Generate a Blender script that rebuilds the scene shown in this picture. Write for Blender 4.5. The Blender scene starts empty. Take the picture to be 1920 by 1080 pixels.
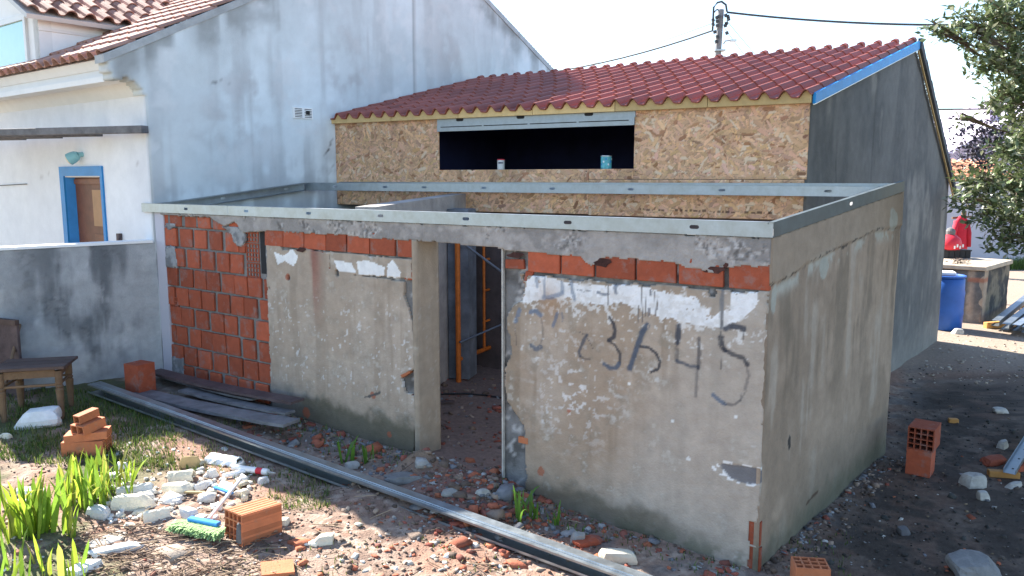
import bpy, bmesh, math, random
import numpy as np
from mathutils import Vector, Matrix
random.seed(7); rng = np.random.default_rng(7)
R = math.radians
S = bpy.context.scene
COL = S.collection

# ---------------------------------------------------------------- camera, sky, sun, exposure
CAM_H, FPX, PITCH = 2.65, 1480.0, R(7.9)
cam_d = bpy.data.cameras.new('camera'); cam_d.sensor_width = 36.0; cam_d.lens = FPX * 36 / 1920
cam_d.clip_end = 3000; cam_d.clip_start = 0.05
cam = bpy.data.objects.new('camera', cam_d); COL.objects.link(cam)
cam.location = (0, 0, CAM_H); cam.rotation_euler = (R(90) - PITCH, 0, 0); S.camera = cam
SUN_AZ, SUN_EL = R(-43.5), R(38.5)          # direction the light travels (in plan), and its height
W = bpy.data.worlds.new('World'); S.world = W; W.use_nodes = True
nt = W.node_tree; bg = nt.nodes['Background']
sky = nt.nodes.new('ShaderNodeTexSky'); sky.sky_type = 'NISHITA'; sky.sun_disc = False
sky.sun_elevation = SUN_EL
_sx, _sy = -math.cos(SUN_AZ), -math.sin(SUN_AZ)
sky.sun_rotation = math.atan2(_sx, _sy)
sky.air_density = 1.0; sky.dust_density = 0.25; sky.ozone_density = 1.0
nt.links.new(sky.outputs[0], bg.inputs[0]); bg.inputs[1].default_value = 0.088
sl = bpy.data.lights.new('sun', 'SUN'); sl.energy = 4.5; sl.angle = R(0.5); sl.color = (1.0, 0.95, 0.87)
so = bpy.data.objects.new('sun', sl); COL.objects.link(so)
_d = Vector((math.cos(SUN_AZ) * math.cos(SUN_EL), math.sin(SUN_AZ) * math.cos(SUN_EL), -math.sin(SUN_EL)))
so.rotation_euler = _d.to_track_quat('-Z', 'Y').to_euler(); so.location = (-20, 20, 30)
S.view_settings.view_transform = 'Standard'; S.view_settings.look = 'None'
S.view_settings.gamma = 1.0; S.view_settings.exposure = 2.05; S.view_settings.use_curve_mapping = False

# ---------------------------------------------------------------- measuring helpers (pixel of the 1920x1080 photo -> place)
C0 = np.array([0, 0, CAM_H]); FWD = np.array([0, math.cos(PITCH), -math.sin(PITCH)]); UP = np.array([0, math.sin(PITCH), math.cos(PITCH)])
def ray(px, py): return np.array([1., 0, 0]) * (px - 960) / FPX + FWD - UP * (py - 540) / FPX
def on_z(px, py, z):
    d = ray(px, py); return C0 + d * ((z - CAM_H) / d[2])
def at_y(px, py, Y):
    d = ray(px, py); return C0 + d * (Y / d[1])
class Frame:                                   # a vertical plane: u along it, z up, off = towards its outer side
    def __init__(s, o, ang, flip=1):
        s.o = np.array([o[0], o[1], 0.]); s.u = np.array([math.cos(ang), math.sin(ang), 0.])
        s.n = np.array([math.sin(ang), -math.cos(ang), 0.]) * flip
    def pt(s, u, z, off=0.): return s.o + s.u * u + s.n * off + np.array([0, 0, z])
    def px(s, px, py, off=0.):
        d = ray(px, py); o = s.o + s.n * off; t = s.n @ (o - C0) / (s.n @ d); q = C0 + t * d
        return (float((q - o) @ s.u), float(q[2]))
    def pxs(s, pts, off=0.): return [s.px(*p, off) for p in pts]

# ---------------------------------------------------------------- noise in numpy
def _h(i, j, s):
    v = np.sin(i * 127.1 + j * 311.7 + s * 74.7) * 43758.5453
    return v - np.floor(v)
def vn(x, y, s=0):
    i, j = np.floor(x), np.floor(y); a, b = x - i, y - j
    a = a * a * (3 - 2 * a); b = b * b * (3 - 2 * b)
    return (_h(i, j, s) * (1 - a) + _h(i + 1, j, s) * a) * (1 - b) + (_h(i, j + 1, s) * (1 - a) + _h(i + 1, j + 1, s) * a) * b
def fbm(x, y, s=0, o=4):
    t = 0; A = .5; n = 0
    for k in range(o): t = t + A * vn(x * 2 ** k, y * 2 ** k, s + k * 13); n += A; A *= .55
    return t / n
def sm(a, b, x): t = np.clip((x - a) / (b - a), 0, 1); return t * t * (3 - 2 * t)
def inpoly(x, y, poly):
    r = np.zeros(np.shape(x), bool); n = len(poly)
    for i in range(n):
        x1, y1 = poly[i]; x2, y2 = poly[(i + 1) % n]
        if y1 == y2: continue
        r ^= ((y1 > y) != (y2 > y)) & (x < (x2 - x1) * (y - y1) / (y2 - y1) + x1)
    return r
def dline(x, y, pl):
    d = np.full(np.shape(x), 1e9)
    for (x1, y1), (x2, y2) in zip(pl[:-1], pl[1:]):
        dx, dy = x2 - x1, y2 - y1; L = dx * dx + dy * dy + 1e-12
        t = np.clip(((x - x1) * dx + (y - y1) * dy) / L, 0, 1)
        d = np.minimum(d, np.hypot(x - x1 - t * dx, y - y1 - t * dy))
    return d
def mixc(c, col, m): return c * (1 - m[..., None]) + np.array(col) * m[..., None]

# ---------------------------------------------------------------- the ground's shape
FA = R(-34.0); BX, BY = 1.655, 5.032; FL = 6.67
fdir = np.array([math.cos(FA), math.sin(FA)]); fnor = np.array([math.sin(FA), -math.cos(FA)])
FW = Frame((BX - FL * fdir[0], BY - FL * fdir[1]), FA)          # front wall, u from its left end
MOUNDS = [(790, 872, .42, .06), (792, 876, .17, .13), (890, 905, .42, .13), (690, 925, .3, .04), (620, 1000, .5, .02)]
_m = [(on_z(a, b, .25)[:2], r, h) for a, b, r, h in MOUNDS]
def ground(x, y):
    x = np.asarray(x, float); y = np.asarray(y, float)
    ul = -((x - BX) * fdir[0] + (y - BY) * fdir[1])
    z = .066 * np.clip(ul, 0, 7.2)
    z = z * (1 - sm(14, 22, np.hypot(x, y - 4)))
    for c, r, h in _m: z = z + h * np.exp(-((x - c[0]) ** 2 + (y - c[1]) ** 2) / (r * r))
    z = z + .05 * (fbm(x * 1.3, y * 1.3, 3, 3) - .5) + .02 * (fbm(x * 7, y * 7, 5, 3) - .5) + .022 * (fbm(x * 22, y * 22, 9, 3) - .5)
    return z
def gnd(px, py):                                # the ground point seen at a pixel
    z = .2
    for _ in range(12):
        p = on_z(px, py, z); z = .5 * z + .5 * float(ground(p[0], p[1]))
    p = on_z(px, py, z); return np.array([p[0], p[1], float(ground(p[0], p[1]))])

# ---------------------------------------------------------------- materials
def mat(name, color=None, rough=.9, metal=0., vary=.25, scale=6., bump=.25, bscale=60., attr=False, spec=.35, transl=0., fine=.0, coat=0., stain=None):
    m = bpy.data.materials.new(name); m.use_nodes = True; N = m.node_tree; L = N.links
    b = N.nodes['Principled BSDF']; b.inputs['Roughness'].default_value = rough; b.inputs['Metallic'].default_value = metal
    b.inputs['Specular IOR Level'].default_value = spec; b.inputs['Coat Weight'].default_value = coat
    tc = N.nodes.new('ShaderNodeTexCoord')
    n1 = N.nodes.new('ShaderNodeTexNoise'); n1.inputs['Scale'].default_value = scale; n1.inputs['Detail'].default_value = 8; n1.inputs['Roughness'].default_value = .65
    L.new(tc.outputs['Object'], n1.inputs['Vector'])
    mr = N.nodes.new('ShaderNodeMapRange'); mr.inputs[1].default_value = .25; mr.inputs[2].default_value = .75
    mr.inputs[3].default_value = 1 - vary; mr.inputs[4].default_value = 1 + vary; L.new(n1.outputs[0], mr.inputs[0])
    mx = N.nodes.new('ShaderNodeVectorMath'); mx.operation = 'SCALE'
    if attr:
        a = N.nodes.new('ShaderNodeAttribute'); a.attribute_name = 'Col'; L.new(a.outputs['Color'], mx.inputs[0])
    else:
        oi = N.nodes.new('ShaderNodeObjectInfo'); hv = N.nodes.new('ShaderNodeHueSaturation'); hv.inputs['Color'].default_value = (*color, 1)
        m2 = N.nodes.new('ShaderNodeMapRange'); m2.inputs[3].default_value = .74; m2.inputs[4].default_value = 1.2; L.new(oi.outputs['Random'], m2.inputs[0])
        L.new(m2.outputs[0], hv.inputs['Value']); L.new(hv.outputs[0], mx.inputs[0])
    L.new(mr.outputs[0], mx.inputs['Scale']); out = mx.outputs[0]
    if stain:
        ge_ = N.nodes.new('ShaderNodeNewGeometry'); n3 = N.nodes.new('ShaderNodeTexNoise'); n3.inputs['Scale'].default_value = stain[1]; n3.inputs['Detail'].default_value = 7; n3.inputs['Roughness'].default_value = .7
        L.new(ge_.outputs['Position'], n3.inputs['Vector']); r3 = N.nodes.new('ShaderNodeMapRange'); r3.inputs[1].default_value = stain[2]; r3.inputs[2].default_value = stain[2] + .12; r3.inputs[4].default_value = stain[3]; L.new(n3.outputs[0], r3.inputs[0])
        mc_ = N.nodes.new('ShaderNodeMix'); mc_.data_type = 'RGBA'; L.new(r3.outputs[0], mc_.inputs['Factor']); L.new(out, mc_.inputs['A']); mc_.inputs['B'].default_value = (*stain[0], 1); out = mc_.outputs['Result']
    L.new(out, b.inputs['Base Color'])
    if bump:
        n2 = N.nodes.new('ShaderNodeTexNoise'); n2.inputs['Scale'].default_value = bscale; n2.inputs['Detail'].default_value = 6; L.new(tc.outputs['Object'], n2.inputs['Vector'])
        bp = N.nodes.new('ShaderNodeBump'); bp.inputs['Strength'].default_value = bump; bp.inputs['Distance'].default_value = .01
        L.new(n2.outputs[0], bp.inputs['Height']); L.new(bp.outputs[0], b.inputs['Normal'])
    if metal > .5:
        m3 = N.nodes.new('ShaderNodeMapRange'); m3.inputs[3].default_value = max(.08, rough - .12); m3.inputs[4].default_value = rough + .2; L.new(n1.outputs[0], m3.inputs[0]); L.new(m3.outputs[0], b.inputs['Roughness'])
    if transl:
        t = N.nodes.new('ShaderNodeBsdfTranslucent'); L.new(mx.outputs[0], t.inputs[0]); ms = N.nodes.new('ShaderNodeMixShader'); ms.inputs[0].default_value = transl
        L.new(b.outputs[0], ms.inputs[1]); L.new(t.outputs[0], ms.inputs[2]); L.new(ms.outputs[0], N.nodes['Material Output'].inputs[0])
    return m
M = dict(
    plaster=mat('old_plaster', attr=True, vary=.16, scale=9, bump=.5, bscale=70),
    concrete=mat('rough_concrete', attr=True, vary=.2, scale=14, bump=.9, bscale=55),
    nplaster=mat('house_plaster', attr=True, vary=.07, scale=5, bump=.25, bscale=60),
    mortar=mat('grey_mortar', (.21, .205, .20), vary=.3, scale=12, bump=.8, bscale=60),
    brick=mat('red_hollow_brick', (.37, .088, .042), vary=.2, scale=14, bump=.4, bscale=70, rough=.85, stain=((.25, .20, .18), 7., .53, .55)),
    brick2=mat('new_orange_brick', (.50, .17, .075), vary=.16, scale=10, bump=.3, bscale=80, rough=.8, stain=((.36, .19, .12), 12., .55, .6)),
    brickin=mat('brick_cell', (.23, .07, .045), vary=.2, bump=0, rough=.95),
    osb=mat('osb_board', attr=True, vary=.08, scale=40, bump=.35, bscale=90, rough=.75),
    steel=mat('galvanised_steel', (.35, .39, .42), metal=.9, rough=.40, vary=.22, scale=9, bump=.03, bscale=40),
    steeld=mat('dark_steel', (.11, .13, .135), metal=.6, rough=.55, vary=.35, scale=7, bump=.05, bscale=40),  # darker steel tone for the right side channel
    slot=mat('slot_shade', (.03, .03, .032), bump=0, vary=0),
    tile=mat('red_roof_tile', (.29, .08, .056), rough=.55, vary=.1, scale=10, bump=.06, bscale=80, spec=.5),
    ntile=mat('old_clay_tile', (.40, .22, .17), rough=.8, vary=.3, scale=8, bump=.3, bscale=50),
    foam=mat('yellow_filler_foam', (.66, .46, .21), vary=.15, scale=14, bump=.3, bscale=60),
    blue=mat('blue_paint', (.02, .26, .62), rough=.5, vary=.15, scale=6, bump=.1, bscale=40),
    bluedoor=mat('blue_limewash', (.05, .24, .55), rough=.8, vary=.15, scale=5, bump=.2),
    wood=mat('brown_door_wood', (.16, .06, .03), rough=.5, vary=.3, scale=8, bump=.2),
    woodl=mat('door_panel_wood', (.42, .22, .10), rough=.5, vary=.15, scale=6, bump=.1),
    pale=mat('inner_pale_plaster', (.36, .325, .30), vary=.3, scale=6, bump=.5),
    verge=mat('dark_verge_tile', (.10, .11, .125), vary=.3, scale=8, bump=.3),
    brickd=mat('brick_cavity_shade', (.07, .03, .025), vary=.5, scale=30, bump=.5, rough=1.),
    chair=mat('worn_chair_wood', (.17, .105, .06), rough=.7, vary=.3, scale=12, bump=.3),
    chaird=mat('dark_seat_wood', (.10, .065, .055), rough=.6, vary=.35, scale=10, bump=.3),
    plank=mat('weathered_plank', (.16, .155, .16), rough=.7, vary=.45, scale=7, bump=.5, bscale=40),
    plankd=mat('dark_plank', (.085, .06, .06), rough=.65, vary=.45, scale=8, bump=.5, bscale=40),
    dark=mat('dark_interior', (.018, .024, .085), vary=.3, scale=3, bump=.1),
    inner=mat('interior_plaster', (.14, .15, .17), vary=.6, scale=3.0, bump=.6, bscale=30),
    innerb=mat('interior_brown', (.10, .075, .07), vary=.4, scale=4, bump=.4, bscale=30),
    glass=mat('window_glass', (.30, .62, .68), rough=.12, vary=.05, bump=0, spec=.8),
    white=mat('white_paint', (.78, .78, .77), rough=.6, vary=.05, bump=.05),
    whitep=mat('white_plastic', (.75, .75, .74), rough=.35, vary=.05, bump=.02),
    chunk=mat('cream_foam', (.72, .66, .52), rough=.9, vary=.14, scale=18, bump=.6, bscale=50),
    chunkw=mat('white_foam', (.74, .74, .72), rough=.9, vary=.12, scale=18, bump=.6, bscale=50),
    chunkt=mat('tan_foam', (.55, .40, .20), rough=.9, vary=.15, scale=18, bump=.5, bscale=50),
    stone=mat('pale_stone', (.42, .40, .36), rough=.9, vary=.3, scale=14, bump=.6, bscale=40),
    scaf=mat('orange_scaffold_paint', (.60, .15, .022), rough=.5, vary=.3, scale=14, bump=.1),
    scafg=mat('grey_brace', (.18, .2, .24), rough=.45, metal=.6, vary=.3, bump=.1),
    green=mat('green_bristle', (.34, .52, .22), rough=.9, vary=.25, scale=30, bump=.9, bscale=150),
    bluep=mat('blue_plastic', (.03, .22, .58), rough=.4, vary=.06, bump=.02),
    barrel=mat('blue_barrel_plastic', (.025, .10, .36), rough=.45, vary=.15, scale=5, bump=.05),
    red=mat('red_fabric', (.55, .02, .04), rough=.8, vary=.2, bump=.3, bscale=30),
    redp=mat('red_print', (.62, .03, .05), rough=.5, vary=.05, bump=0),
    teal=mat('teal_label', (.10, .38, .42), rough=.4, vary=.4, scale=30, bump=0),
    tin=mat('tin_metal', (.55, .55, .55), metal=.8, rough=.35, vary=.1, bump=0),
    leaf=mat('iris_leaf', (.34, .46, .045), rough=.45, vary=.2, scale=9, bump=0, transl=.5),
    leafm=mat('iris_leaf_mid', (.20, .33, .04), rough=.45, vary=.25, scale=9, bump=0, transl=.45),
    leafy=mat('iris_leaf_dry_tip', (.44, .44, .09), rough=.5, vary=.3, scale=5, bump=0, transl=.45),
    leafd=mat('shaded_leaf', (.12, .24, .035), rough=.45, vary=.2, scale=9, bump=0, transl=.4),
    tleaf=mat('olive_leaf', attr=True, rough=.35, vary=.1, bump=0, transl=.25, spec=.6),
    bark=mat('bark', (.15, .11, .08), rough=.9, vary=.4, scale=12, bump=.8, bscale=30),
    grass=mat('grass', attr=True, rough=.6, vary=.1, bump=0, transl=.35),
    ground=mat('soil', attr=True, rough=.95, vary=.28, scale=22, bump=1.0, bscale=70),
    debris=mat('rubble', attr=True, rough=.9, vary=.2, scale=30, bump=.5, bscale=80),
    pole=mat('pole_concrete', (.25, .25, .26), vary=.2, bump=.2),
    black=mat('black_rubber', (.02, .02, .022), rough=.6, vary=.1, bump=0),
    cable=mat('grey_cable', (.06, .065, .07), rough=.6, vary=.1, bump=0),
    farwall=mat('far_white_wall', (.62, .60, .66), vary=.05, scale=1, bump=.1),
    mauve=mat('mauve_wall', (.50, .44, .54), vary=.06, scale=1, bump=.1),
    oldwall=mat('tank_wall', attr=True, vary=.3, scale=10, bump=.6, bscale=40),
    ftile=mat('far_clay_tile', (.48, .21, .12), rough=.8, vary=.3, scale=4, bump=.2),
    lampm=mat('turquoise_enamel', (.22, .44, .47), rough=.4, vary=.1, bump=0),
    turq=mat('orange_wood', (.55, .27, .08), rough=.7, vary=.2, bump=.3),
)

# ---------------------------------------------------------------- object builders
LOC = {}
def link(name, me, parent=None, loc=None, m=None):
    o = bpy.data.objects.new(name, me); COL.objects.link(o)
    if m is not None: me.materials.append(M[m] if isinstance(m, str) else m)
    if parent is not None: o.parent = parent; LOC[o.name] = LOC[parent.name]
    else: o.location = loc if loc is not None else (0, 0, 0); LOC[o.name] = np.array(o.location)
    return o
def tag(o, label=None, cat=None, group=None, kind=None):
    if label: o['label'] = label
    if cat: o['category'] = cat
    if group: o['group'] = group
    if kind: o['kind'] = kind
    return o
def thing(name, label, cat, loc, group=None, rot=(0, 0, 0)):
    o = bpy.data.objects.new(name, None); COL.objects.link(o); o.location = tuple(float(v) for v in loc); o.rotation_euler = rot
    o.empty_display_size = .1; LOC[o.name] = np.array(o.location); return tag(o, label, cat, group)
def raw(verts, faces, smooth=False, cols=None):
    """mesh from arrays; faces is an (n,3/4) array or a list"""
    me = bpy.data.meshes.new('mesh'); verts = np.asarray(verts, np.float32)
    if isinstance(faces, np.ndarray):
        k = faces.shape[1]; n = len(faces)
        me.vertices.add(len(verts)); me.vertices.foreach_set('co', verts.ravel())
        me.loops.add(n * k); me.loops.foreach_set('vertex_index', faces.astype(np.int32).ravel())
        me.polygons.add(n); me.polygons.foreach_set('loop_start', np.arange(0, n * k, k, dtype=np.int32)); me.polygons.foreach_set('loop_total', np.full(n, k, np.int32))
        me.update(calc_edges=True)
    else:
        me.from_pydata([tuple(map(float, v)) for v in verts], [], faces); me.update()
    if smooth: me.polygons.foreach_set('use_smooth', np.ones(len(me.polygons), bool))
    if cols is not None:
        a = me.color_attributes.new('Col', 'FLOAT_COLOR', 'POINT'); c = np.ones((len(verts), 4), np.float32); c[:, :3] = cols; a.data.foreach_set('color', c.ravel())
    return me
class MB:
    def __init__(s): s.v = []; s.f = []
    def add(s, v, f):
        k = len(s.v); s.v += [tuple(map(float, p)) for p in v]; s.f += [tuple(i + k for i in q) for q in f]; return s
    def hexa(s, p):  # 4 bottom (ccw seen from above) then 4 top
        return s.add(p, [(3, 2, 1, 0), (4, 5, 6, 7), (0, 1, 5, 4), (1, 2, 6, 5), (2, 3, 7, 6), (3, 0, 4, 7)])
    def box(s, c, d, ax=None):
        c = np.array(c, float); A = np.eye(3) if ax is None else np.array(ax, float); h = np.array(d, float) / 2
        P = [c + A[0] * h[0] * a + A[1] * h[1] * b + A[2] * h[2] * e for e in (-1, 1) for a, b in ((-1, -1), (1, -1), (1, 1), (-1, 1))]
        return s.hexa(P)
    def tube(s, pts, r, n=8, r2=None, caps=True):
        pts = [np.array(p, float) for p in pts]; k0 = len(s.v); m = len(pts)
        for i, p in enumerate(pts):
            t = pts[min(i + 1, m - 1)] - pts[max(i - 1, 0)]; t = t / (np.linalg.norm(t) + 1e-9)
            a = np.cross(t, [0, 0, 1.] if abs(t[2]) < .9 else [1., 0, 0]); a /= np.linalg.norm(a); b = np.cross(t, a)
            rr = (r[i] if isinstance(r, (list, tuple)) else (r if r2 is None else r + (r2 - r) * i / (m - 1)))
            for j in range(n):
                w = 2 * math.pi * j / n; s.v.append(tuple(p + rr * (math.cos(w) * a + math.sin(w) * b)))
        for i in range(m - 1):
            for j in range(n):
                s.f.append((k0 + i * n + j, k0 + i * n + (j + 1) % n, k0 + (i + 1) * n + (j + 1) % n, k0 + (i + 1) * n + j))
        if caps: s.f.append(tuple(k0 + j for j in range(n))[::-1]); s.f.append(tuple(k0 + (m - 1) * n + j for j in range(n)))
        return s
    def prism(s, poly, ext):                      # poly: list of 3-D points (planar), ext: vector
        n = len(poly); e = np.array(ext, float); P = [np.array(p, float) for p in poly]
        return s.add(P + [p + e for p in P], [tuple(range(n))[::-1], tuple(range(n, 2 * n))] + [(i, (i + 1) % n, (i + 1) % n + n, i + n) for i in range(n)])
    def sweep(s, prof, a, b, side, up):           # closed 2-D profile swept from a to b
        a, b, side, up = map(lambda q: np.array(q, float), (a, b, side, up))
        return s.prism([a + side * x + up * y for x, y in prof], b - a)
    def build(s, name, m, parent=None, smooth=False, bevel=0., loc=None, recalc=True):
        v = np.array(s.v, float)
        if parent is not None: base = LOC[parent.name]
        else: base = np.array(loc if loc is not None else [(v[:, 0].min() + v[:, 0].max()) / 2, (v[:, 1].min() + v[:, 1].max()) / 2, v[:, 2].min()])
        me = raw(v - base, s.f)
        if recalc or bevel:
            bm = bmesh.new(); bm.from_mesh(me); bmesh.ops.recalc_face_normals(bm, faces=bm.faces)
            if bevel: bmesh.ops.bevel(bm, geom=[e for e in bm.edges if len(e.link_faces) == 2 and e.calc_face_angle(0) > .5], offset=bevel, segments=1, affect='EDGES')
            bm.to_mesh(me); bm.free()
        if smooth: me.polygons.foreach_set('use_smooth', np.ones(len(me.polygons), bool))
        return link(name, me, parent, tuple(base) if parent is None else None, m)
def sheet(name, fr, m, parent, u0, u1, z0, z1, res, colf, mask=None, hf=None, thick=.03, off=0.):
    """a plaster-like skin on a vertical frame: fine grid, own colour per point, ragged outline with real edges"""
    us = np.linspace(u0, u1, max(2, int(round((u1 - u0) / res)) + 1)); zs = np.linspace(z0, z1, max(2, int(round((z1 - z0) / res)) + 1))
    U, Z = np.meshgrid(us, zs); nz, nu = U.shape
    cu, cz = np.meshgrid((us[:-1] + us[1:]) / 2, (zs[:-1] + zs[1:]) / 2)
    K = np.ones(cu.shape, bool) if mask is None else mask(cu, cz)
    Hh = np.zeros(U.shape) if hf is None else hf(U, Z)
    col = colf(U, Z)
    base = LOC[parent.name] if parent is not None else np.zeros(3)
    def pos(h): return fr.o + U[..., None] * fr.u + (off + h)[..., None] * fr.n + Z[..., None] * np.array([0, 0, 1.]) - base
    V = np.concatenate([pos(Hh).reshape(-1, 3), pos(np.full(U.shape, -thick)).reshape(-1, 3)]); n = nz * nu
    idx = np.arange(n).reshape(nz, nu)
    a, b, c, d = idx[:-1, :-1], idx[:-1, 1:], idx[1:, 1:], idx[1:, :-1]
    F = [np.stack([a[K], b[K], c[K], d[K]], 1)]
    Kp = np.pad(K, 1)
    for (dz, du, e0, e1) in ((0, -1, d, a), (0, 1, b, c), (-1, 0, a, b), (1, 0, c, d)):
        E = K & ~Kp[1 + dz:Kp.shape[0] - 1 + dz, 1 + du:Kp.shape[1] - 1 + du]
        p, q = e0[E], e1[E]; F.append(np.stack([q, p, p + n, q + n], 1))
    F = np.concatenate(F)
    used, inv = np.unique(F, return_inverse=True); F = inv.reshape(F.shape)
    if np.dot(np.cross(fr.u, [0, 0, 1.]), fr.n) < 0: F = F[:, ::-1]
    cc = np.concatenate([col.reshape(-1, 3), col.reshape(-1, 3)])[used]
    me = raw(V[used], F, cols=np.clip(cc, 0.005, .9))
    return link(name, me, parent, None, m)
def copy_tree(src, loc, rot, label=None):
    r = src.copy(); COL.objects.link(r); r.location = tuple(map(float, loc)); r.rotation_euler = rot; LOC[r.name] = np.array(r.location)
    if label: r['label'] = label
    for ch in src.children:
        c = ch.copy(); COL.objects.link(c); c.parent = r
    return r
Zv = np.array([0, 0, 1.])

# ================================================================ GROUND
def graded(lo, hi, st, far):
    a = list(np.arange(lo, hi, st)); s = st; p = a[-1]
    while p < far: s *= 1.22; p += s; a.append(p)
    s = st; p = a[0]; b = []
    while p > -far: s *= 1.22; p -= s; b.append(p)
    return np.array(b[::-1] + a)
gx, gy = graded(-6.5, 5.0, .028, 900), graded(3.6, 9.6, .028, 900)
X, Y = np.meshgrid(gx, gy); Zg = ground(X, Y)
ulg = -((X - BX) * fdir[0] + (Y - BY) * fdir[1]); per = (X - BX) * fnor[0] + (Y - BY) * fnor[1]
b1 = fbm(X * 1.1, Y * 1.1, 21, 4); b2 = fbm(X * 5, Y * 5, 22, 4); b3 = fbm(X * 18, Y * 18, 23, 3)
c = np.zeros(X.shape + (3,)) + np.array([.29, .205, .155])
c = mixc(c, (.20, .13, .095), sm(.45, .6, b2) * .8); c = mixc(c, (.42, .33, .26), sm(.54, .66, b3) * .8)
c = mixc(c, (.28, .14, .09), sm(.52, .64, fbm(X * 2.2, Y * 2.2, 31, 3)) * .6)
grassm = sm(.42, .56, fbm(X * 1.6, Y * 1.6, 41, 4)) * sm(-2.6, -3.4, X + .35 * (Y - 6.5))
c = mixc(c, (.075, .095, .03), grassm * .85)
c = mixc(c, (.17, .155, .145), sm(.9, .15, per) * sm(-.2, .3, per) * sm(.3, .6, b2) * (ulg > -.3) * .8)      # mortar dust along the wall
c = mixc(c, (.20, .085, .06), np.exp(-((X - _m[2][0][0]) ** 2 + (Y - _m[2][0][1]) ** 2) / .35) * .8)          # crushed brick before the door
c = mixc(c, (.21, .145, .09), np.exp(-((X - _m[0][0][0]) ** 2 + (Y - _m[0][0][1]) ** 2) / .045) * .9)
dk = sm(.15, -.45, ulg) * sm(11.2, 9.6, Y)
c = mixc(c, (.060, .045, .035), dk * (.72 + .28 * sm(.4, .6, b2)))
c = mixc(c, (.16, .15, .14), sm(-.55, -.1, ulg) * sm(.15, -.1, ulg) * sm(.2, -.6, per) * sm(.42, .62, b2) * .6)
c = mixc(c, (.30, .235, .18), sm(10.2, 11.5, Y) * sm(2, 4, X) * .85)
c = mixc(c, (.20, .135, .11), ((per < -.05) & (ulg > 0) & (per > -3.4)).astype(float) * .9)                  # floor inside
nyy, nxx = X.shape; idx = np.arange(nyy * nxx).reshape(nyy, nxx)
F = np.stack([idx[:-1, :-1].ravel(), idx[:-1, 1:].ravel(), idx[1:, 1:].ravel(), idx[1:, :-1].ravel()], 1)
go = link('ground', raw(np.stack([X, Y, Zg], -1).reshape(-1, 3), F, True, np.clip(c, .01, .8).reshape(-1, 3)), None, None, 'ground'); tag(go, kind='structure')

# ================================================================ ANNEX (the roofless masonry room)
B = np.array([BX, BY, 0.]); RR = np.array([3.64, 7.41, 0.])
SA = math.atan2(RR[1] - BY, RR[0] - BX); SLn = float(np.hypot(*(RR - B)[:2]))
SW = Frame(B, SA)                                                # side wall, u from the front corner to the rear
WT = 2.275; WTR = 2.53
annex = thing('masonry_annex', 'roofless grey plastered masonry room with bare red brick panel and open doorway', 'shed', FW.pt(FL / 2, 0, -1.5))
BRW = .03
def col_front(U, Z):
    n1 = fbm(U * 2.2, Z * 2.2, 1, 5); n2 = fbm(U * 9, Z * 9, 2, 4); n3 = fbm(U * 30, Z * 30, 3, 3); st = fbm(U * 9, Z * .7, 4, 4)
    c = np.zeros(U.shape + (3,)) + np.array([.37, .285, .21])
    c = mixc(c, (.43, .35, .275), sm(.45, .62, n1)); c = mixc(c, (.25, .185, .125), sm(.52, .7, st) * .6)
    c = mixc(c, (.27, .225, .17), sm(.56, .66, n2) * .5)
    c = mixc(c, (.50, .45, .39), sm(.64, .70, n2) * sm(.5, .6, n3) * .6)
    c = mixc(c, (.60, .58, .55), sm(.80, .83, fbm(U * 26, Z * 26, 8, 2)) * sm(.45, .6, n1) * .8)
    return c, n1, n2, n3, st
def ragged(poly, s, amp=.03, fr=9.):
    return lambda u, z: inpoly(u + amp * (fbm(u * fr, z * fr, s, 4) - .5) * 2, z + amp * (fbm(u * fr, z * fr, s + 50, 4) - .5) * 2, poly)
def px7(pts, fr=FW): return [fr.px(900 + x / 2.25, 420 + y / 2.25) for x, y in pts]

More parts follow.
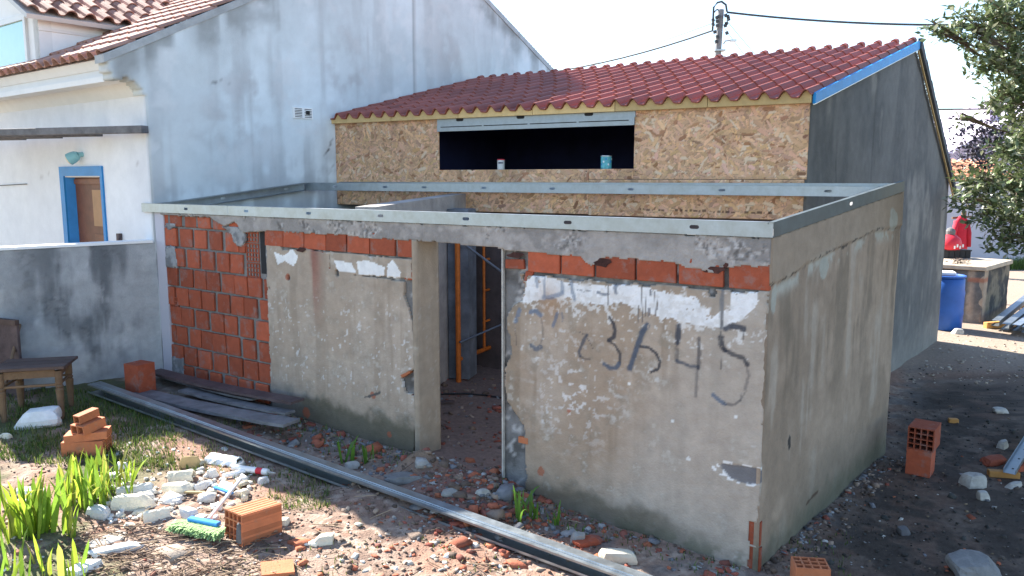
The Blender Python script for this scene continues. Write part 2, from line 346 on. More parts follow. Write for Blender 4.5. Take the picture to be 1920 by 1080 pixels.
# --- right front piece
polyR = px7([(165, 205), (200, 212), (400, 238), (560, 250), (700, 258), (840, 262), (1000, 280), (1225, 292), (1228, 300)]) + [(FL, 1.9), (FL, -.15), (FW.px(985, 905)[0], -.1)] + \
    px7([(195, 1010), (192, 950), (186, 860), (150, 800), (120, 750), (108, 680), (108, 610), (135, 540), (122, 470), (108, 430), (118, 370), (150, 335), (178, 320), (190, 250)])
WHITE = px7([(195, 240), (228, 215), (400, 243), (560, 256), (700, 262), (745, 290), (770, 288), (900, 308), (958, 358), (972, 402), (1008, 372), (1055, 372), (1062, 288), (1180, 290), (1172, 338), (1122, 385), (1085, 418), (1020, 432), (900, 418), (760, 402), (738, 388), (600, 328), (540, 338), (400, 322), (300, 312), (182, 328)])
STROKES = [  # (polyline in crop pixels, half width m, strength, blue?)
    ([(546, 395), (562, 420), (569, 450), (563, 478), (541, 492)], .017, 1, 0), ([(541, 492), (570, 512), (590, 548), (590, 585)], .011, .9, 0), ([(524, 591), (548, 608), (572, 606), (586, 590)], .019, .95, .4),
    ([(705, 428), (688, 448), (672, 488), (655, 540), (638, 585), (632, 612)], .022, 1, .35), ([(676, 517), (712, 522), (742, 545), (760, 580), (752, 612), (722, 624)], .011, 1, 0),
    ([(838, 430), (835, 470), (833, 498)], .022, 1.2, .1), ([(833, 498), (832, 540), (829, 578)], .017, .55, 0), ([(829, 577), (858, 588), (886, 600), (920, 604)], .015, .9, .2), ([(923, 484), (925, 530), (922, 575), (920, 605)], .016, .75, 0), ([(917, 612), (914, 670), (911, 730)], .012, .55, 0),
    ([(1036, 440), (1064, 431), (1092, 436), (1113, 444)], .020, 1.2, .1), ([(1016, 478), (1018, 505), (1032, 532)], .021, 1, 0), ([(1032, 532), (1068, 550), (1112, 566), (1128, 592)], .016, .9, 0), ([(1126, 590), (1134, 640), (1118, 700), (1098, 742)], .011, .5, 0), ([(982, 719), (1006, 742), (1032, 758)], .015, .9, .6), ([(1032, 758), (1072, 764), (1098, 744)], .011, .6, 0),
    ([(450, 468), (430, 505), (417, 540), (421, 558)], .015, .85, .2), ([(421, 558), (440, 570), (462, 570)], .010, .6, 0), ([(412, 452), (448, 472), (478, 530)], .003, .7, 0),
    ([(214, 372), (236, 366), (254, 384)], .020, .8, 1), ([(256, 392), (266, 440), (264, 480), (254, 512)], .009, .45, 0), ([(216, 512), (236, 528), (256, 520)], .020, .85, .4),
    ([(166, 362), (158, 390), (148, 412)], .019, .75, 1), ([(326, 376), (318, 402), (308, 430)], .014, .75, .8), ([(346, 376), (349, 410)], .010, .6, .6),
    ([(240, 218), (241, 262)], .018, .6, .9), ([(270, 222), (273, 300)], .014, .6, .8), ([(268, 312), (300, 308), (346, 294)], .020, .7, .9), ([(346, 246), (349, 280)], .018, .6, .9), ([(386, 246), (391, 288), (400, 320)], .017, .7, .8),
    ([(498, 288), (518, 297), (542, 295)], .012, .8, .4), ([(580, 256), (570, 270), (574, 292)], .015, .8, .4), ([(720, 282), (720, 300)], .010, .9, 0), ([(714, 360), (711, 384)], .010, .8, 0), ([(410, 278), (440, 284), (466, 280)], .006, .6, 0), ([(150, 440), (152, 510)], .006, .5, 0)]
DRIPS = [(540, 255, 342, .006), (668, 345, 420, .005), (683, 262, 415, .007), (697, 270, 390, .005), (738, 285, 385, .006), (746, 288, 360, .004), (1015, 455, 610, .005), (1110, 440, 490, .003)]
def colR(U, Z):
    c, n1, n2, n3, st = col_front(U, Z)
    c = mixc(c, (.47, .43, .38), sm(.3, .75, (U - 5.2) / 1.3 + .6 * (1.1 - Z) * n1 * 1.5) * .55)
    du, dz = .045 * (n2 - .5) + .02 * (n3 - .5), .06 * (n2 - .5) + .03 * (n3 - .5)
    c = mixc(c, (.80, .80, .80), (inpoly(U + du, Z + dz, WHITE) & (n3 > .20)).astype(float) * .97)
    fr = px7([(180, 325), (560, 335), (1085, 425)]); d = dline(U, Z, fr); c = mixc(c, (.68, .66, .63), sm(.70, .76, n3 + .22 * np.exp(-(d / .09) ** 2)) * sm(.4, .15, d) * .8)
    c = mixc(c, (.70, .68, .66), sm(.62, .66, fbm(U * 24, Z * 30, 61, 3)) * .8 * np.exp(-((U - 5.25) / .32) ** 2 - ((Z - 1.05) / .35) ** 2))
    c = mixc(c, (.42, .25, .14), np.exp(-((U - 5.02) / .1) ** 2 - ((Z - 1.7) / .16) ** 2) * .6)
    for pl, w, s_, bl in STROKES:
        d = dline(U, Z, px7(pl)); k = sm(w * 1.25, w * .55, d + w * .9 * (n3 - .5)) * min(1., s_) * (1. if s_ > 1 else sm(.46 - .3 * s_, .56 - .3 * s_, .5 * n3 + .5 * fbm(U * 55, Z * 55, 77, 2)))
        k = k * .88; c = mixc(c, np.array([.035, .038, .05]) * (1 - bl) + np.array([.10, .17, .27]) * bl, k)
    for x, y0, y1, w in DRIPS:
        d = dline(U, Z, px7([(x, y0), (x + 1, y1)])); c = mixc(c, (.13, .12, .11), sm(w, w * .5, d) * .8)
    d = dline(U, Z, px7([(1030, 205), (1021, 320), (1018, 440)])); c = mixc(c, (.20, .20, .20), sm(.016, .008, d + .01 * (n3 - .5)))
    gp = np.array(FW.px(1392, 888)); e = ((U - gp[0]) / .17) ** 2 + ((Z - gp[1]) / .065) ** 2 + 1.3 * (n2 - .5)
    c = mixc(c, (.75, .74, .72), ((e < 1.45) & (n3 > .52)).astype(float)); c = mixc(c, (.17, .165, .17), sm(1.05, .95, e))
    zd = .34 - .05 * (U - 4.6) + .3 * (n1 - .5) + .15 * (n2 - .5)
    c = mixc(c, (.115, .095, .065), sm(zd + .05, zd - .10, Z) * sm(FL, FL - .9, U) * .8); c = mixc(c, (.10, .105, .06), sm(.2, .05, Z) * sm(.4, .6, n2) * .6)
    for (x, y, r) in ((1072, 968, .04), (1100, 985, .06), (1014, 884, .035), (1067, 770, .012)):
        q = FW.px(x, y); c = mixc(c, (.38, .12, .06), ((np.hypot((U - q[0]), (Z - q[1]) * .8) + .06 * (n2 - .5)) < r).astype(float) * .8)
    for (x, y, r) in ((1380, 780, .012), (1260, 790, .01), (1180, 720, .012), (1290, 860, .014)):
        q = FW.px(x, y); c = mixc(c, (.70, .69, .66), (np.hypot(U - q[0], Z - q[1]) < r + .01 * (n3 - .5)).astype(float))
    return c
def hfR(U, Z):
    n2 = fbm(U * 9, Z * 9, 2, 4); q = FW.px(1392, 888); e = ((U - q[0]) / .17) ** 2 + ((Z - q[1]) / .065) ** 2 + 1.3 * (n2 - .5)
    return .012 * (fbm(U * 2, Z * 2, 91, 3) - .5) + .005 * (fbm(U * 25, Z * 25, 92, 2) - .5) - .008 * sm(1.05, .9, e)
mR = ragged(polyR, 11, .022, 11)
HOLES = [FW.px(1336, 548) + (.03,), FW.px(984, 520) + (.025,)]
CB = [FW.px(1410, 1000), FW.px(1410, 1048)]
def maskR(u, z):
    k = mR(u, z)
    for a, b, r in HOLES: k &= np.hypot(u - a, (z - b) * .9) > r
    for i, (a, b) in enumerate(CB): k &= ~((np.abs(u - a - .012) < .034 + .02 * (vn(z * 30, u, 5) - .5)) & (np.abs(z - b) < .085))
    return k
sheet('plaster', FW, 'plaster', annex, 4.55, FL, -.15, 2.06, .011, colR, maskR, hfR, .034)['label'] = 'stained plaster with painted numerals'
# --- left front piece
polyL = FW.pxs([(497, 405), (530, 470), (573, 467), (577, 470), (617, 472), (618, 505), (690, 520), (755, 527), (770, 520), (757, 525), (758, 560), (772, 600), (776, 650), (778, 690), (764, 695), (752, 706), (757, 732), (776, 742), (781, 780), (775, 850)]) + [(3.6, .1), (1.72, .1)] + FW.pxs([(510, 770), (503, 600), (499, 480)])
polyL2 = FW.pxs([(618, 472), (772, 487), (772, 522), (620, 512)])
WL = [FW.pxs(p) for p in ([(513, 472), (530, 480), (548, 468), (560, 482), (550, 500), (534, 490), (520, 496)], [(626, 486), (660, 494), (668, 512), (632, 508)], [(668, 490), (690, 488), (722, 500), (720, 520), (672, 514)], [(727, 496), (737, 488), (752, 512), (750, 525), (726, 522)])]
def colL(U, Z):
    c, n1, n2, n3, st = col_front(U, Z)
    c = mixc(c, (.44, .38, .32), .35 * np.ones(U.shape))
    x1, _ = FW.px(590, 560); c = mixc(c, (.28, .12, .09), np.exp(-((U - x1) / .10) ** 2) * sm(1.1, 1.95, Z) * sm(.35, .6, st) * .9)
    c = mixc(c, (.60, .58, .56), sm(.78, .81, fbm(U * 30, Z * 30, 18, 2)) * sm(1.7, 1.3, Z) * sm(.6, .8, Z) * .85)
    for p in WL: c = mixc(c, (.80, .80, .79), inpoly(U + .02 * (n3 - .5), Z + .02 * (n2 - .5), p).astype(float) * .95)
    zd = .62 - .035 * (U - 1.7) + .22 * (n1 - .5) + .18 * (n2 - .5)
    c = mixc(c, (.10, .09, .06), sm(zd + .03, zd - .1, Z) * sm(1.7, 2.3, U) * .85); c = mixc(c, (.11, .13, .15), sm(.75, .45, Z) * sm(2.5, 1.8, U) * .6)
    for (x, y, r) in ((574, 772, .05), (699, 740, .03), (730, 815, .03), (540, 520, .03)):
        q = FW.px(x, y); c = mixc(c, (.35, .11, .06), ((np.hypot((U - q[0]), (Z - q[1])) + .05 * (n2 - .5)) < r).astype(float) * .85)
    for pl, w in (([(684, 745), (700, 741), (712, 736)], .012),):
        c = mixc(c, (.10, .095, .09), sm(w, w * .5, dline(U, Z, FW.pxs(pl)) + .02 * (n3 - .5)))
    return c
mL = ragged(polyL, 12, .02, 11); mL2 = ragged(polyL2, 13, .008, 11)
hL = [FW.px(541, 521) + (.022,), FW.px(505, 540) + (.012,), FW.px(632, 512) + (.03,), FW.px(706, 888) + (.02,)]
def maskL(u, z):
    k = mL(u, z) | mL2(u, z)
    for a, b, r in hL: k &= np.hypot((u - a), (z - b) * .8) > r
    return k
sheet('plaster', FW, 'plaster', annex, 1.66, 3.72, .1, 2.26, .011, colL, maskL, hfR if False else (lambda U, Z: .012 * (fbm(U * 2, Z * 2, 93, 3) - .5) + .005 * (fbm(U * 25, Z * 25, 94, 2) - .5)), .034)
# --- wall cores behind the plaster
fu, fn = FW.u, FW.n
def wbox(mb, fr, u0, u1, z0, z1, o0, o1):
    P = [fr.pt(u, z, o) for z in (z0, z1) for u, o in ((u0, o1), (u1, o1), (u1, o0), (u0, o0))]
    return mb.hexa(P)
def colM(U, Z):
    n2 = fbm(U * 8, Z * 8, 33, 4); c = np.zeros(U.shape + (3,)) + np.array([.20, .195, .19]); c = mixc(c, (.11, .105, .10), sm(.5, .65, n2)); return mixc(c, (.42, .41, .40), sm(.64, .7, fbm(U * 22, Z * 22, 35, 3)))
hm = lambda U, Z: .016 * (fbm(U * 13, Z * 13, 37, 4) - .5)
uD0, uD1, uP0 = 3.935, 4.588, 3.70
for (a, b) in ((uD1, FL - .005), (1.70, uP0 - .06)):
    sheet('mortar_bed', FW, 'concrete', annex, a, b, -.2, 2.16, .03, colM, None, hm, .02, -.026)
    wbox(MB(), FW, a + .004, b - .004, -.25, 2.14, -.26, -.05).build('wall_core', 'mortar', annex)
wbox(MB(), FW, uD1 - .012, uD1 - .001, .1, 2.13, -.2, .004).build('door_jamb', 'stone', annex)
# --- ring beam
bot = FW.pxs([(303, 402), (345, 405), (395, 408), (420, 424), (440, 414), (456, 436), (497, 432), (560, 436), (640, 440), (700, 447), (770, 450), (823, 454), (943, 466), (960, 470), (1040, 476), (1086, 482), (1108, 497), (1122, 490), (1140, 482), (1200, 486), (1262, 492), (1290, 502), (1348, 512), (1362, 500), (1400, 497), (1448, 500)])
polyB = [(-.03, WT), (FL + .0, WT)] + bot[::-1]
def colB(U, Z):
    n1 = fbm(U * 2, Z * 2, 41, 4); n2 = fbm(U * 11, Z * 11, 42, 4); n3 = fbm(U * 40, Z * 40, 43, 3)
    c = np.zeros(U.shape + (3,)) + np.array([.36, .33, .305]); c = mixc(c, (.27, .25, .235), sm(.45, .62, n1)); c = mixc(c, (.40, .365, .34), sm(.5, .66, n2) * .7)
    g = sm(.55, .62, fbm(U * 3.5, Z * 5, 44, 3)); c = mixc(c, (.52, .49, .47), g * sm(.58, .66, n3) * .8); c = mixc(c, (.10, .095, .09), g * sm(.42, .34, n3) * .7); return c
mB = ragged(polyB, 15, .016, 14)
sheet('ring_beam', FW, 'concrete', annex, -.02, FL, 1.95, WT, .011, colB, mB, lambda U, Z: .012 * (fbm(U * 14, Z * 14, 45, 3) - .5) + .016 * sm(.55, .62, fbm(U * 3.5, Z * 5, 44, 3)) * (fbm(U * 45, Z * 45, 46, 2) - .5), .05, .008)
wbox(MB(), FW, .0, FL - .01, 2.137, WT - .004, -.29, -.03).build('beam_core', 'mortar', annex)
# --- bricks let into the wall under the beam
def skew_brick(mb, fr, q, o0, o1):               # q: four (u,z) corners ccw from lower left
    return mb.hexa([fr.pt(*q[0], o1), fr.pt(*q[1], o1), fr.pt(*q[1], o0), fr.pt(*q[0], o0), fr.pt(*q[3], o1), fr.pt(*q[2], o1), fr.pt(*q[2], o0), fr.pt(*q[3], o0)])
def face_brick(corners_px, o1, m='brick', o0=-.045):
    q = FW.pxs(corners_px); return skew_brick(MB(), FW, [q[3], q[2], q[1], q[0]], o0, o1 + random.uniform(-.003, .003)).build('brick', m, annex, bevel=.004)
xt = [990, 1049, 1053, 1113, 1118, 1190, 1194, 1267, 1273, 1356, 1367, 1443]
tl = lambda x: 462 + (x - 990) * .072; bl = lambda x: 509 + (x - 990) * .081
for i in range(0, 12, 2):
    a, b = xt[i], xt[i + 1]; face_brick([(a, tl(a)), (b, tl(b)), (b, bl(b)), (a, bl(a))], .004)
for (x, y, w_, h_) in ((1131, 492, 17, 9), (1340, 506, 22, 7), (968, 478, 16, 6), (1362, 497, 5, 5), (566, 463 + 5, 9, 5)):
    MB().prism([FW.pt(*FW.px(x + w_ * math.cos(t) * rr_, y + h_ * math.sin(t) * rr_), .0075) for t, rr_ in zip(np.linspace(0, 6.28, 11)[:-1], (1, .75, 1.1, .8, 1, 1.15, .7, 1, .85, 1.05))], FW.n * .0015).build('hole_shade', 'brickd', annex)  # flat dark patches, the shade inside broken bricks put into colour
face_brick([(947, 486), (981, 486), (983, 505), (947, 503)], .002); face_brick([(985, 508), (1000, 510), (988, 535), (980, 530)], -.004)
for a, b in ((496, 530), (531, 569), (570, 610), (611, 648), (651, 692), (694, 740), (745, 777)):
    y = lambda x: 424 + (x - 495) * .06; z = lambda x: 460 + (x - 495) * .083; face_brick([(a, y(a)), (b, y(b)), (b, z(b)), (a, z(a))], .002)
face_brick([(575, 470), (616, 474), (617, 506), (576, 502)], .0); face_brick([(757, 503), (776, 505), (776, 526), (758, 524)], -.002)
face_brick([(752, 703), (771, 694), (771, 699), (756, 708)], .012, 'brick2'); face_brick([(753, 735), (772, 740), (776, 746), (756, 742)], -.005)
for (a, b) in CB: wbox(MB(), FW, a - .05, a + .052, b - .085, b + .085, -.045, -.010).build('brick', 'brick', annex)
wbox(MB(), FW, uD1 + .15, uD1 + .24, .55, .60, -.03, .004).build('brick', 'brick2', annex)
# --- door post
polyP = FW.pxs([(780, 449), (823, 453), (825, 845), (785, 850)])
mP = inpoly
def colP(U, Z):
    c, n1, n2, n3, st = col_front(U, Z); c = mixc(c, (.37, .31, .24), .6 * np.ones(U.shape)); return mixc(c, (.22, .19, .15), sm(.55, .3, Z) * .5 + .3 * sm(.5, .6, n1))
DF = Frame(FW.pt(uP0, 0, .012), math.atan2(-FW.n[1], -FW.n[0])); DF.n = FW.u.copy()
def colP2(U, Z): return colP(U + 3.3, Z)
sheet('door_post', DF, 'plaster', annex, 0., .30, .1, 2.135, .02, colP2, None, lambda U, Z: .004 * (fbm(U * 6, Z * 6, 95, 3) - .5), .05)
# --- brick panel
wbox(MB(), FW, -.02, 1.73, .15, 2.136, -.20, -.05).build('panel_mortar', 'mortar', annex)
zt = 2.245; row = 0; pr_ = random.Random(3)
while zt > .3:
    u = -.02 + (0 if row % 2 else -.11) + (row % 3) * .02; hgt = .198 if row else .122
    while u < 1.70:
        w = .205 + pr_.uniform(-.012, .012); jt = pr_.choice([.014, .04, .055, .06])
        a, b = max(u, .0), min(u + w, 1.715)
        if row < 3: b = min(b, 1.375)
        if b - a > .05:
            dz = .012 * u - .008; t = [pr_.uniform(-.006, .006) for _ in range(4)]
            skew_brick(MB(), FW, [(a + t[0], zt - hgt - dz), (b + t[1], zt - hgt - dz), (b + t[2] * 1.5, zt - dz), (a + t[3] * 1.5, zt - dz)], -.052, -.022 + pr_.uniform(-.006, .006)).build('brick', 'brick', annex, bevel=.006)
        u += w + jt
    zt -= hgt + .022; row += 1
wbox(MB(), FW, 1.595, 1.70, 1.70, 2.20, -.055, -.046).build('recess_shade', 'slot', annex)  # solid dark panel, the shade of the gap put into its colour
# mortar smears over the upper right of the panel and at its left
def colS(U, Z): n = fbm(U * 12, Z * 12, 51, 4); return mixc(np.zeros(U.shape + (3,)) + np.array([.20, .20, .205]), (.34, .34, .34), sm(.5, .65, n))
smear = [ragged(FW.pxs(p), 60 + i, .03, 10) for i, p in enumerate(([(305, 408), (322, 409), (326, 426), (312, 432)], [(305, 462), (326, 462), (330, 505), (308, 500)], [(395, 405), (455, 425), (458, 455), (446, 462), (436, 450), (425, 436), (410, 420)], [(318, 668), (340, 672), (342, 705), (318, 704)]))]
for sk in smear:
    sheet('mortar_smear', FW, 'concrete', annex, .0, 1.42, .25, 2.16, .014, colS, sk, lambda U, Z: .01 * (fbm(U * 20, Z * 20, 53, 3) - .5), .02, -.012)

# hollow brick end grid (nx by nz cells) built as a real grid with deep cells
def grid_brick(L, Wd, Hh, nx, nz, wall=.009, depth=None, bev=0):
    """local mesh: length along x, width y, height z from 0; cells open at both ends"""
    ys = [0.]; zs = [0.]
    cw = (Wd - wall * (nx + 1)) / nx; ch = (Hh - wall * (nz + 1)) / nz
    for i in range(nx): ys += [ys[-1] + wall, ys[-1] + wall + cw]
    ys.append(ys[-1] + wall)
    for i in range(nz): zs += [zs[-1] + wall, zs[-1] + wall + ch]
    zs.append(zs[-1] + wall)
    mb = MB(); v = {}; 
    for e in (0, 1):
        for i, y in enumerate(ys):
            for k, z in enumerate(zs): v[e, i, k] = len(mb.v); mb.v.append((e * L - L / 2, y - Wd / 2, z))
    for i in range(len(ys) - 1):
        for k in range(len(zs) - 1):
            if i % 2 and k % 2:
                q = [(i, k), (i + 1, k), (i + 1, k + 1), (i, k + 1)]
                for a, b in zip(q, q[1:] + q[:1]): mb.f.append((v[0, a[0], a[1]], v[0, b[0], b[1]], v[1, b[0], b[1]], v[1, a[0], a[1]]))
            else:
                for e in (0, 1): mb.f.append((v[e, i, k], v[e, i + 1, k], v[e, i + 1, k + 1], v[e, i, k + 1]))
    ni, nk = len(ys) - 1, len(zs) - 1
    for i in range(ni):
        for k in (0, nk): mb.f.append((v[0, i, k], v[0, i + 1, k], v[1, i + 1, k], v[1, i, k]))
    for k in range(nk):
        for i in (0, ni): mb.f.append((v[0, i, k], v[0, i, k + 1], v[1, i, k + 1], v[1, i, k]))
    me = raw(mb.v, mb.f); bm = bmesh.new(); bm.from_mesh(me); bmesh.ops.recalc_face_normals(bm, faces=bm.faces); bm.to_mesh(me); bm.free(); return me
# three hollow bricks showing their cells in the opening at the top right of the panel
gme = grid_brick(.12, .20, .19, 4, 4, .012); gme.materials.append(M['brick'])
axr = math.atan2(FW.n[1], FW.n[0])
for k, (x, y) in enumerate(((473, 443), (474, 484), (475, 516))):
    u, z = FW.px(x, y - 3, -.05); p = FW.pt(1.475, (2.13, 1.93, 1.73)[k] - .12, -.10)
    o = bpy.data.objects.new('brick', gme); COL.objects.link(o); o.parent = annex; o.location = Vector(p - LOC[annex.name]); o.rotation_euler = (0, 0, axr)
for z in (.55, 1.16):   # two cut bricks with cells at the panel's left edge
    o = bpy.data.objects.new('brick', gme); COL.objects.link(o); o.parent = annex; o.location = Vector(FW.pt(.09, z, -.078) - LOC[annex.name]); o.rotation_euler = (0, 0, axr); o.scale = (.95, .7, .95)

# --- side wall
def colSd(U, Z):
    n1 = fbm(U * 1.5, Z * 1.5, 71, 4); n2 = fbm(U * 8, Z * 8, 72, 4); st = .55 * fbm(U * 7, Z * .7, 73, 4) + .45 * fbm(U * 4, Z * 2.2, 77, 4); n3 = fbm(U * 30, Z * 30, 74, 3)
    ln = np.interp(U, *np.array(SW.pxs([(1449, 532), (1480, 518), (1520, 490), (1560, 470), (1600, 452), (1640, 432), (1690, 425)])).T) + .05 * (n2 - .5)
    c = np.zeros(U.shape + (3,)) + np.array([.36, .275, .205]); c = mixc(c, (.27, .205, .15), sm(.48, .62, n1) * .8); c = mixc(c, (.41, .345, .28), sm(.54, .68, st) * .7); c = mixc(c, (.135, .11, .08), sm(.52, .36, st) * .55 * sm(.5, 1.6, Z))
    t = sm(-.01, .01, Z - ln); c = mixc(c, (.32, .25, .185), t * .9)
    band = np.exp(-((Z - ln + .06) / .05) ** 2); c = mixc(c, (.42, .40, .34), band * sm(.45, .6, n2)); c = mixc(c, (.07, .06, .05), (np.abs(Z - ln) < .012) * sm(.5, .6, n3) * .9)
    for a, b in (((1452, 560), .05), ((1545, 500), .10), ((1672, 412), .14)):
        q = SW.px(*a); e = np.hypot((U - q[0]) / b, (Z - q[1]) / .1) + (n2 - .5); c = mixc(c, (.37, .37, .32), sm(1, .9, e) * .85)
    c = mixc(c, (.15, .13, .10), sm(.75, .1, Z + .4 * (n1 - .5)) * sm(.3, 1.2, U) * .75); c = mixc(c, (.075, .09, .06), sm(.3, .05, Z + .2 * (n2 - .5)) * .6)
    q = SW.px(1479, 830); c = mixc(c, (.05, .045, .04), sm(1.05, .95, np.hypot((U - q[0]) / .03, (Z - q[1]) / .05) + .5 * (n3 - .5)))
    q = SW.pxs([(1512, 946), (1525, 930), (1534, 922)]); c = mixc(c, (.08, .05, .035), sm(.015, .006, dline(U, Z, q)))
    return c
def mSd(u, z): return z < WT + (WTR - WT) * u / SLn
def hSd(U, Z):
    ln = np.interp(U, *np.array(SW.pxs([(1449, 532), (1480, 518), (1520, 490), (1560, 470), (1600, 452), (1640, 432), (1690, 425)])).T)
    return .014 * sm(-.01, .01, Z - ln + .04 * (fbm(U * 8, Z * 8, 72, 4) - .5)) + .02 * (fbm(U * 1.5, Z * 1.5, 75, 3) - .5) + .004 * (fbm(U * 25, Z * 25, 76, 2) - .5)
sheet('side_plaster', SW, 'plaster', annex, 0., SLn, -.25, WTR, .014, colSd, mSd, hSd, .03)
MB().hexa([SW.pt(.02, -.3, -.03), SW.pt(SLn - .01, -.3, -.03), SW.pt(SLn - .01, -.3, -.2), SW.pt(.2, -.3, -.2), SW.pt(.02, WT - .006, -.03), SW.pt(SLn - .01, WTR - .006, -.03), SW.pt(SLn - .01, WTR - .006, -.2), SW.pt(.2, WT - .006, -.2)]).build('side_wall_core', 'mortar', annex)
# --- inner partition, rear walls
OA = R(-29.0); E0 = np.array([2.933, 7.93, 0.]); WL_ = np.array([-2.38, 10.874, 0.])
OF = Frame(WL_, OA); OL = float(np.hypot(*(E0 - WL_)[:2]))                  # outbuilding front, u from its left end
p0 = FW.pt(FW.px(655, 390)[0], 0, -.2); p1 = OF.pt(OF.px(862, 372)[0], 0, .02)
PF = Frame(p0, math.atan2(p1[1] - p0[1], p1[0] - p0[0])); PL = float(np.hypot(*(p1 - p0)[:2]))
zp0, zp1 = FW.px(655, 387, -.2)[1], OF.px(880, 363)[1]
print('partition', zp0, zp1)
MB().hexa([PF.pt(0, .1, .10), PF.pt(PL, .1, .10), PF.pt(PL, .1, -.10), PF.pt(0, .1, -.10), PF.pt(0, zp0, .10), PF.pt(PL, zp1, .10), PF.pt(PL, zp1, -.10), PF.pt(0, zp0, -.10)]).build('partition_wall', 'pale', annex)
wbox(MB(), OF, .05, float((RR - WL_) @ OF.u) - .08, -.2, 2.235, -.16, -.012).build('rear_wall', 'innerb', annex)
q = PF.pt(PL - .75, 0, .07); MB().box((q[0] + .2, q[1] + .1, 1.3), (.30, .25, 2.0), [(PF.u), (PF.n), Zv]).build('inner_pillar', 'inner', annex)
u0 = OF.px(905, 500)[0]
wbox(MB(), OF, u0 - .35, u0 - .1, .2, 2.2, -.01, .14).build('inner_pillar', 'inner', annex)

# ================================================================ steel roof frame on the annex
frame = thing('steel_roof_frame', 'galvanised steel channel frame screwed along the wall tops of the roofless room', 'metal frame', FW.pt(FL / 2, WT, -.5))
def channel_face(a, b, h, slots, lip=.045, inward=None, mname='steel', t=.0018, name='channel', fw=.06):
    """C-channel from a to b (lower outer edge), web of height h facing outwards with stadium slots punched through; flanges run inwards"""
    a, b = np.array(a, float), np.array(b, float); L = np.linalg.norm(b - a); d = (b - a) / L; up = Zv - d * (Zv @ d); up /= np.linalg.norm(up); n = np.cross(d, up) if inward is None else inward
    bm = bmesh.new()
    def lp(pts):
        vs = [bm.verts.new(Vector(a + d * x + up * y - LOC[frame.name])) for x, y in pts]; return [bm.edges.new((vs[i], vs[(i + 1) % len(vs)])) for i in range(len(vs))]
    ed = lp([(0, 0), (L, 0), (L, h), (0, h)])
    for s_ in slots:
        w, r = .034, .013; P = [(s_ + (w - r) * sgn + r * math.cos(t_), h * .52 + r * math.sin(t_)) for sgn, rng_ in ((1, (-90, -45, 0, 45, 90)), (-1, (90, 135, 180, 225, 270))) for t_ in map(R, rng_)]
        ed += lp(P)
    bmesh.ops.triangle_fill(bm, use_beauty=True, edges=ed)
    me = bpy.data.meshes.new('mesh'); bm.to_mesh(me); bm.free(); web = link(name, me, frame, None, mname)
    mb = MB()
    for y0, y1 in ((h, h - t), (0, t)):
        mb.hexa([a + up * y0, b + up * y0, b + up * y0 + n * fw, a + up * y0 + n * fw, a + up * y1, b + up * y1, b + up * y1 + n * fw, a + up * y1 + n * fw])
    y0, y1 = h, h - .014; q = n * fw
    mb.hexa([a + up * y1 + q, b + up * y1 + q, b + up * y1 + q + n * t, a + up * y1 + q + n * t, a + up * y0 + q, b + up * y0 + q, b + up * y0 + q + n * t, a + up * y0 + q + n * t])
    fl = mb.build('flange', mname, web)
    return web
def slots_px(fr, pts, u0, off): return [fr.px(*p, off)[0] - u0 for p in pts]
ff = .022
ua, ub = FW.px(265, 385, ff)[0], FL + .015; um = FW.px(427, 394, ff)[0]
sl_f = [(348, 386), (461, 391), (578, 396), (713, 403), (873, 410), (1064, 417), (1301, 428)]
channel_face(FW.pt(ua, WT + .002, ff), FW.pt(um - .002, WT + .002, ff), .098, slots_px(FW, sl_f[:1], ua, ff), inward=-fn)
channel_face(FW.pt(um + .002, WT + .002, ff), FW.pt(ub, WT + .002, ff), .098, slots_px(FW, sl_f[1:], um, ff), inward=-fn)
# right side: darker outside face
channel_face(SW.pt(-.02, WT + .002, .02), SW.pt(SLn - .03, WTR + .002, .02), .098, [1.55], inward=-SW.n, mname='steeld', fw=.034)
# rear: two channels one behind the other
gN = np.array([-4.016, 8.856, 0.]); GA = R(50.97); GF = Frame(gN, GA); GF.n = -GF.n if GF.n[0] < 0 else GF.n
_g, _z = GF.px(572, 347, .03); RL = GF.pt(_g, 0, .03); Re = RR + np.array([-.05, -.03, 0])
RF0 = Frame(RL, math.atan2(Re[1] - RL[1], Re[0] - RL[0]))
ra, rb = 0.0, float(np.hypot(*(Re - RL)[:2]))
zr_l, zr_r = RF0.px(700, 358)[1], RF0.px(1600, 369)[1]
def zr(u): u1, u2 = RF0.px(700, 358)[0], RF0.px(1600, 369)[0]; return zr_l + (zr_r - zr_l) * (u - u1) / (u2 - u1)
slr = [(628, 351), (722, 353), (795, 355), (907, 357), (1035, 358), (1182, 359), (1353, 361), (1552, 362)]
um2 = RF0.px(760, 355)[0]
channel_face(RF0.pt(ra, zr(ra), 0), RF0.pt(um2 - .002, zr(um2), 0), .098, slots_px(RF0, slr[:2], ra, 0), inward=-RF0.n, fw=.04)
channel_face(RF0.pt(um2 + .002, zr(um2), 0), RF0.pt(rb, zr(rb), 0), .098, slots_px(RF0, slr[2:], um2, 0), inward=-RF0.n, fw=.04)
# second rear channel fixed along the chipboard
ou0, ou1 = .08, float((RR - WL_) @ OF.u) - .02; z0_, z1_ = OF.px(640, 341, .06)[1] - .098, OF.px(1640, 343.5, .06)[1] - .098
channel_face(OF.pt(ou0, z0_, .065), OF.pt(ou1, z1_, .065), .098, [x for x in np.arange(.9, ou1 - ou0 - .3, 1.1)], inward=-OF.n, fw=.04)
# left side along the neighbour's wall
la, lb = GF.pt(.06, WT + .002, .035), GF.pt(_g - .02, zr(0), .035)
channel_face(la, lb, .098, [.8, 1.7], inward=GF.n, mname='steel', fw=.07)

